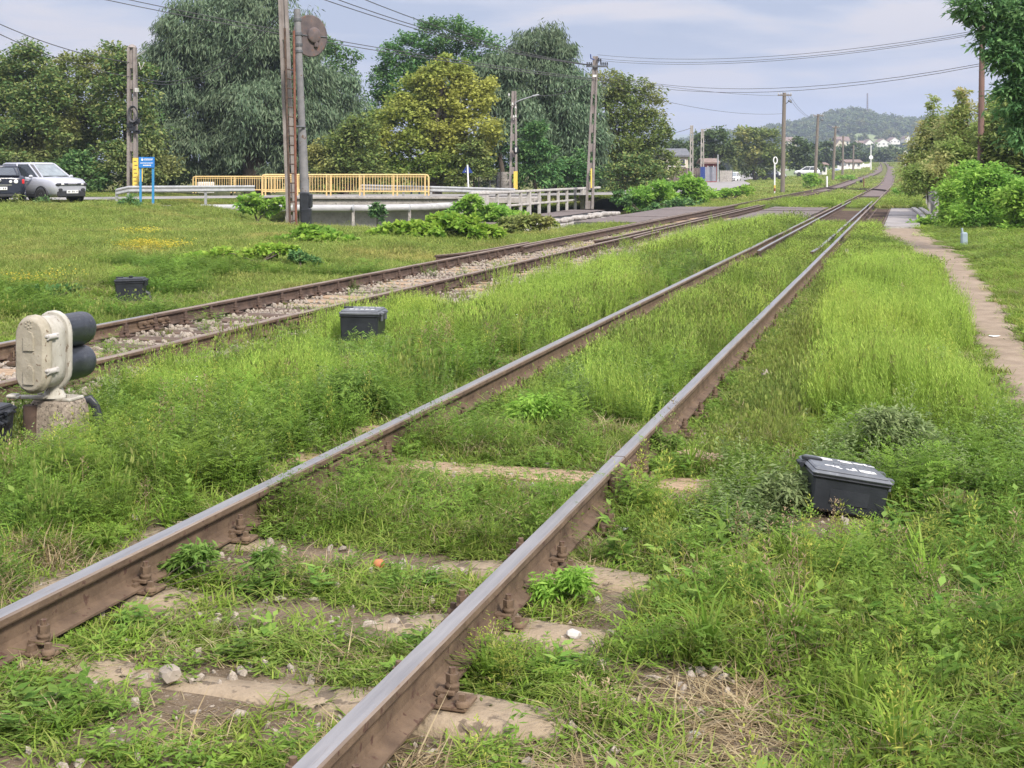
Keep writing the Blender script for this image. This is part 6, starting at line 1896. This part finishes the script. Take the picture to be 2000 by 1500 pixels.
plant('bush', 'light green bush below the maple left of the triangular sign', 'bush', 75.5, [(925, 300, 26, 30), (940, 335, 26, 26), (900, 348, 24, 20)], 925, 'olive', seed=15, dens=.5, trunk=.06, part='foliage')
plant('bush', 'pale fine leaved bush behind the yellow railing', 'bush', 80, [(735, 345, 26, 22), (760, 335, 20, 20)], 740, 'bright', leaf=.2, seed=16, dens=.4, trunk=.05, part='foliage')
for k, (px, w_, m_, lab) in enumerate(((20, 80, 'wood', 'dark undergrowth bush behind the dark saloon'), (150, 80, 'green', 'dark undergrowth bush right of the silver car'), (330, 90, 'green', 'dark undergrowth bush right of the blue sign'), (450, 90, 'green', 'dark undergrowth bush behind the left end of the yellow railing'),
                                      (570, 80, 'green', 'dark undergrowth bush under the willow right of the mast'), (970, 60, 'green', 'dark undergrowth bush behind the board fence'), (1130, 60, 'green', 'dark undergrowth bush left of the leaning pole foot'), (1240, 70, 'wood', 'dark undergrowth bush at the right end of the tree row'))):
    plant('bush', lab, 'bush', 83 if 280 < px < 1000 else (73 if px < 280 else 80), [(px - w_ * .4, 345, w_ * .5, 28), (px + w_ * .4, 348, w_ * .5, 26), (px, 325, w_ * .55, 30)], px, m_, seed=30 + k, dens=.34, trunk=.06, part='foliage')
# distant trees
for k, (Y, lobes, fp, m_, lab) in enumerate((
    (178, [(1398, 272, 26, 24), (1372, 285, 24, 26), (1415, 300, 26, 26), (1385, 315, 30, 24)], 1392, 'distant', 'dark round distant tree right of the pale poles'),
    (205, [(1462, 268, 32, 24), (1500, 278, 26, 26), (1445, 295, 30, 26), (1485, 305, 36, 28), (1515, 312, 24, 24), (1465, 325, 40, 18)], 1475, 'olive', 'broad distant tree left of the nearest wooden pole'),
    (230, [(1555, 288, 24, 18), (1578, 300, 22, 22), (1548, 315, 24, 22), (1580, 325, 28, 16)], 1562, 'distant', 'distant tree between the first two wooden poles'),
    (330, [(1612, 290, 16, 14), (1622, 308, 16, 18), (1600, 315, 14, 16)], 1612, 'distant', 'far tree behind the third wooden pole'),
    (420, [(1665, 292, 20, 12), (1680, 305, 18, 10), (1650, 300, 14, 14), (1692, 310, 12, 8)], 1668, 'distant', 'far trees crown above the white kiosk'),
    (470, [(1712, 305, 16, 10), (1735, 300, 18, 12), (1757, 304, 16, 12), (1722, 312, 14, 7)], 1735, 'distant', 'far green tree clump closing the view down the tracks'),
    (500, [(1780, 296, 22, 14), (1810, 295, 24, 16)], 1795, 'distant', 'far tree clump right of the signal post'),
    (190, [(1322, 286, 24, 18), (1345, 300, 20, 22)], 1333, 'distant', 'distant tree behind the dark roofed house'))):
    plant('tree', lab, 'tree', Y, lobes, fp, m_, leaf=.42 * Y / 190, aspect=.6, dens=.55, seed=60 + k, trunk=.25, foot_z=.2 if Y < 300 else 2.5)
# right side
plant('tree', 'yellowing feathery shrub tree nearest the far signal post', 'tree', 58, [(1798, 300, 22, 38), (1828, 250, 18, 36), (1838, 290, 32, 44), (1790, 340, 30, 32), (1822, 205, 7, 24), (1830, 335, 44, 36), (1850, 262, 24, 36), (1805, 255, 10, 26), (1780, 320, 16, 26)], 1825, 'shrub', leaf=.17, aspect=.36, dens=.5, sub=.48, seed=80, style='spray', stems=3, trunk=.06)
plant('tree', 'tall yellow brown shrub tree beside the reddish pole', 'tree', 50, [(1875, 225, 22, 32), (1882, 185, 9, 22), (1865, 270, 32, 40), (1905, 285, 38, 44), (1860, 325, 38, 36), (1935, 235, 24, 38), (1945, 195, 9, 24), (1895, 345, 44, 34), (1920, 310, 36, 40), (1960, 330, 40, 40)], 1890, 'shrub', leaf=.17, aspect=.36, dens=.5, sub=.48, seed=81, style='spray', stems=3, trunk=.07)
plant('tree', 'dark shrub tree at the right edge below the acacia', 'tree', 44, [(1960, 290, 40, 46), (2005, 260, 44, 56), (1950, 345, 46, 40), (2010, 350, 50, 44), (1975, 235, 24, 34), (1985, 390, 50, 36)], 1985, 'olive', leaf=.19, aspect=.4, dens=.6, seed=82, stems=3, trunk=.07)
plant('tree', 'dark green acacia overhanging the upper right corner', 'tree', 27, [(1890, 30, 30, 18), (1945, 50, 44, 34), (1980, 105, 42, 42), (2010, 30, 60, 50), (1925, 5, 58, 26), (2020, 150, 48, 50), (1995, 170, 34, 30), (2015, 215, 34, 28), (2080, 80, 70, 80), (1935, 85, 30, 24), (1958, 118, 26, 24), (1978, 190, 34, 34), (2000, 250, 30, 40)], 2120, 'acacia', leaf=.15, aspect=.32, dens=.22, seed=83, style='spray', trunk=.10, sub=.52, flat=.5)
plant('tree', 'low pale green shrub thicket filling the bank behind the railing', 'tree', 48, [(1784, 352, 22, 26), (1825, 345, 36, 34), (1900, 325, 50, 44), (1958, 290, 46, 54), (1992, 225, 34, 50), (1935, 260, 30, 40), (1860, 300, 30, 30), (1980, 340, 44, 40)], 1890, 'thicket', leaf=.17, aspect=.36, dens=.42, seed=88, style='spray', stems=4, trunk=.05, sub=.5)
plant('bush', 'bright green bush beside the concrete bridge railing', 'bush', 80, [(1788, 360, 30, 24), (1768, 376, 20, 16), (1825, 355, 40, 30), (1870, 345, 40, 34)], 1795, 'bright', leaf=.16, dens=.6, seed=84, trunk=.05, part='foliage')
plant('bush', 'bright green bush in front of the right hand railing by the footpath', 'bush', 42, [(1870, 385, 34, 36), (1838, 436, 30, 20), (1880, 415, 50, 38), (1836, 454, 44, 15), (1885, 450, 44, 18), (1900, 375, 40, 40), (1800, 440, 20, 14), (1872, 340, 18, 20), (1896, 330, 16, 22)], 1850, 'bright', leaf=.16, aspect=.36, dens=.42, sub=.42, seed=85, trunk=.05, part='foliage', style='spray')
plant('bush', 'bright green bush behind the plastic canister', 'bush', 39, [(1925, 365, 48, 44), (1910, 425, 50, 34), (1965, 432, 54, 30), (1955, 390, 50, 44)], 1930, 'bright', leaf=.16, aspect=.36, dens=.4, sub=.42, seed=86, trunk=.05, part='foliage', style='spray')
plant('bush', 'darker green bush at the right edge above the lawn', 'bush', 37, [(2005, 395, 44, 54), (1995, 445, 54, 26)], 2005, 'bright', leaf=.15, dens=.55, seed=87, trunk=.05, part='foliage')
# bushes in the middle
plant('bush', 'rounded bright bush beyond the bridge deck, tallest of its clump', 'bush', 74, [(1345, 358, 26, 18), (1325, 375, 30, 20), (1365, 378, 30, 20)], 1345, 'bright', leaf=.22, dens=.6, seed=90, trunk=.06, part='foliage')
plant('bush', 'bright bush left of the tallest bush by the bridge deck', 'bush', 71, [(1290, 372, 28, 16), (1255, 385, 32, 20), (1300, 392, 36, 18), (1235, 398, 24, 14)], 1270, 'bright', leaf=.21, dens=.6, seed=91, trunk=.06, part='foliage')
plant('bush', 'darker bush low in front of the bright clump', 'bush', 69, [(1215, 388, 18, 14), (1330, 402, 36, 12), (1270, 408, 34, 8)], 1275, 'green', leaf=.2, dens=.6, seed=92, trunk=.05, part='foliage')
plant('bush', 'low bush right of the tallest bush beyond the deck', 'bush', 80, [(1400, 378, 26, 10), (1430, 374, 22, 7), (1460, 371, 20, 7)], 1415, 'bright', leaf=.2, dens=.6, seed=93, trunk=.05, part='foliage')
plant('bush', 'round green bush in the grass left of the white marker post', 'bush', 140, [(1588, 350, 15, 11), (1580, 356, 14, 7)], 1588, 'bright', leaf=.34, dens=.9, seed=94, trunk=.05, part='foliage', foot_z=.3)
plant('bush', 'low light bush below the white wall', 'bush', 200, [(1642, 350, 14, 5), (1660, 347, 10, 4)], 1645, 'bright', leaf=.4, dens=.9, seed=95, trunk=.05, part='foliage', foot_z=.6)
plant('bush', 'bright leafy bush on the pipe left of the signal mast', 'bush', 52, [(490, 397, 28, 16), (520, 405, 26, 13), (545, 398, 18, 10)], 505, 'bright', leaf=.17, dens=.6, seed=96, trunk=.05, part='foliage')
plant('bush', 'small leafy plant in front of the pale bridge wall', 'bush', 56, [(735, 404, 12, 10), (738, 420, 14, 12)], 737, 'green', leaf=.17, dens=.7, seed=97, trunk=.04, part='foliage')
plant('bush', 'tangled vine bush climbing to the white concrete railing', 'bush', 52, [(915, 398, 26, 16), (965, 420, 40, 16), (900, 418, 34, 18), (1005, 428, 34, 13)], 945, 'bright', leaf=.16, aspect=.7, dens=.6, seed=98, trunk=.05, part='foliage')
plant('bush', 'large yellow green vine mound behind the far track', 'bush', 33.5, [(868, 432, 36, 11), (800, 448, 50, 10), (885, 450, 60, 11), (945, 452, 44, 9), (755, 457, 40, 8), (840, 463, 70, 7), (915, 436, 26, 9)], 860, 'vine', leaf=.15, aspect=.8, dens=.62, seed=99, trunk=.04, part='foliage')
plant('bush', 'dull green bramble right of the vine mound', 'bush', 38, [(1010, 440, 36, 16), (1050, 435, 30, 13), (980, 448, 30, 12)], 1025, 'olive', leaf=.14, dens=.6, seed=100, trunk=.04, part='foliage')
plant('bush', 'golden leaved small bush at the end of the footbridge', 'bush', 44, [(1065, 432, 14, 7), (1078, 437, 10, 5)], 1070, 'maple', leaf=.13, dens=.8, seed=101, trunk=.04, part='foliage')
plant('bush', 'vine patch at the foot of the signal mast', 'bush', 30.5, [(620, 462, 46, 14), (570, 470, 40, 10), (655, 470, 44, 12), (600, 452, 30, 10)], 610, 'vine', leaf=.11, aspect=.8, dens=.5, seed=102, trunk=.03, part='foliage')
plant('bush', 'long flat yellow green vine patch on the lawn', 'bush', 24.4, [(520, 490, 46, 8), (450, 495, 50, 8), (400, 505, 50, 7), (560, 488, 24, 7)], 480, 'vine', leaf=.09, aspect=.8, dens=.6, seed=103, trunk=.03, part='foliage', depth=.5)
plant('bush', 'dark green clump right of the vine patch on the lawn', 'bush', 24, [(600, 512, 24, 10), (585, 500, 18, 9)], 595, 'green', leaf=.09, dens=.5, seed=104, trunk=.03, part='foliage')
plant('bush', 'dark leafy clump under the yellow flowers left of the lawn box', 'bush', 18, [(110, 572, 36, 9), (60, 568, 34, 8), (140, 565, 20, 7)], 95, 'green', leaf=.07, dens=.4, seed=105, trunk=.02, part='foliage', depth=.5)
for k, (px, Yw, lab, m_) in enumerate(((255, 48.3, 'tall weed stalks in front of the silver car bumper', 'green'), (90, 47.6, 'tall weed clump before the silver car wheel', 'green'), (35, 47.4, 'tall weed clump before the dark saloon', 'olive'))):
    q = D(px, 336, Yw)
    plant('weed_clump', lab, 'weeds', Yw, [(px - 8, 398, 14, 12), (px + 10, 402, 14, 9), (px, 390, 8, 12)], px, m_, leaf=.13, aspect=.3, dens=.45, seed=110 + k, trunk=.015, part='foliage', style='spray')

for k, (Yw, lobes, fp, m_, lf, lab) in enumerate((
    (9.0, [(690, 765, 50, 34), (640, 795, 44, 28), (735, 785, 34, 24), (600, 800, 30, 24)], 680, 'weeddark', .050, 'dark feathery weed mound left of the near rail by its joint'),
    (8.9, [(1050, 796, 44, 24), (1015, 810, 28, 18), (1085, 806, 26, 18)], 1050, 'bright', .055, 'bright green leafy weed clump between the near rails'),
    (6.55, [(1535, 962, 44, 30), (1490, 985, 38, 22), (1570, 985, 30, 20)], 1530, 'mugwort', .045, 'greyish leafy weed clump left of the tilted black box'),
    (7.6, [(1760, 848, 52, 36), (1825, 890, 46, 32), (1715, 830, 38, 30)], 1770, 'mugwort', .045, 'greyish leafy weed clump behind the tilted black box'),
    (7.9, [(1290, 866, 26, 22), (1315, 872, 22, 18)], 1300, 'weeddark', .045, 'dark weed clump against the right near rail past its joint'),
    (5.2, [(1085, 1155, 40, 24), (1130, 1135, 34, 20)], 1100, 'bright', .036, 'fresh green weed clump right of the nearest rail'),
    (5.5, [(520, 1085, 18, 12), (385, 1085, 30, 20), (350, 1105, 24, 14)], 385, 'weeddark', .040, 'feathery dark weed clump against the left near rail'))):
    plant('weed_clump', lab, 'weeds', Yw, lobes, fp, m_, leaf=lf, aspect=.26, dens=.26, seed=140 + k, trunk=.004, part='foliage', style='spray', depth=.9, sub=.55, flat=.8, stems=3)

# ---- rough growth between the tracks and the far road, and trees over the hill
n = 8200
fy = 64 + 370 * RNG.random(n) ** 1.6; fu = RNG.uniform(-30, 9, n)
fX = fu * CT + fy * ST; fY = -fu * ST + fy * CT
dn = np.minimum(np.abs(fu - np.array([u_near(float(v)) for v in fy])), np.abs(fu - np.array([u_far(float(v)) for v in fy])))
rdd = np.min((fX[:, None] - np.array([p[0] for p in rs[::2]])[None]) ** 2 + (fY[:, None] - np.array([p[1] for p in rs[::2]])[None]) ** 2, axis=1) ** .5
ok = (dn > 1.5 + .4 * (fy > 130)) & (rdd > 3.6)
fX, fY, fy = fX[ok], fY[ok], fy[ok]; k = len(fX)
s0 = RNG.uniform(2.2, 3.6, k) * (1 + (fy - 64) / 170)
coll = proto_coll('clump_meadow', [c_rough(300 + i, 60, .25, (.05, .16), (.02, .034)).mesh('clump_meadow', LM['lawn']) for i in range(4)])
scatter('meadow_grass', 'rough light green meadow between the far tracks and the road', 'grass', coll, np.stack([fX, fY, gzn(fX, fY)], 1), np.stack([np.zeros(k), np.zeros(k), RNG.uniform(0, 6.28, k)], 1), np.stack([s0, s0, s0 * RNG.uniform(.22, .5, k)], 1), RNG.integers(0, 4, k))

def blob_proto(seed):
    o = leaf_cloud('wood_clump', [(Vector((0, 0, .55)), .75, .75, .6, 420), (Vector((.35, .1, .4)), .5, .5, .4, 260), (Vector((-.3, -.2, .4)), .5, .5, .42, 260)], 1.0, .26, .7, 'distant', seed)
    COL.objects.unlink(o); return o
c = bpy.data.collections.new('wood_clumps')
for i in range(4): c.objects.link(blob_proto(400 + i))
P_, S_ = [], []
rg = random.Random(77)
while len(P_) < 1900:
    px = rg.uniform(1200, 2250); s_ = rg.random() ** .7; Y = 440 + 960 * s_
    dens = .05
    if s_ > .80: dens = .95 if 1590 < px < 1800 else .5
    elif s_ > .62: dens = .30 if 1500 < px < 1760 else .16
    elif s_ < .35: dens = .30
    band = math.sin(s_ * 34 + px * .008) > .1
    if rg.random() > dens * (1.0 if band or s_ > .8 else .45): continue
    P_.append(((px - 1000) / F * Y, Y, hill_z(px, Y) - .8)); S_.append(rg.uniform(4, 8) * (1.0 if s_ > .8 else rg.uniform(.55, 1.0)))
k = len(P_); S_ = np.array(S_)
scatter('hill_woodland', 'bluish woodland and scattered trees over the distant hill', 'woodland', c, np.array(P_), np.stack([np.zeros(k), np.zeros(k), RNG.uniform(0, 6.28, k)], 1), np.stack([S_, S_, S_ * RNG.uniform(.8, 1.15, k)], 1), RNG.integers(0, 4, k))

# ================================================================== HAZE
HAZE = 0.00036
mb = MB(); mb.box((300, 2550, 120), (5600, 5500, 250), 0)
hm_ = bpy.data.materials.new('haze'); hm_.use_nodes = True
hn = hm_.node_tree; hn.nodes.clear()
ho = hn.nodes.new('ShaderNodeOutputMaterial'); hv = hn.nodes.new('ShaderNodeVolumePrincipled')
hv.inputs['Color'].default_value = (.70, .80, 1.0, 1); hv.inputs['Density'].default_value = HAZE; hv.inputs['Anisotropy'].default_value = .2
hn.links.new(hv.outputs[0], ho.inputs['Volume'])
o = mb.build('haze', hm_); prop(o, 'thin pale blue haze over the distance', 'haze', kind='stuff')
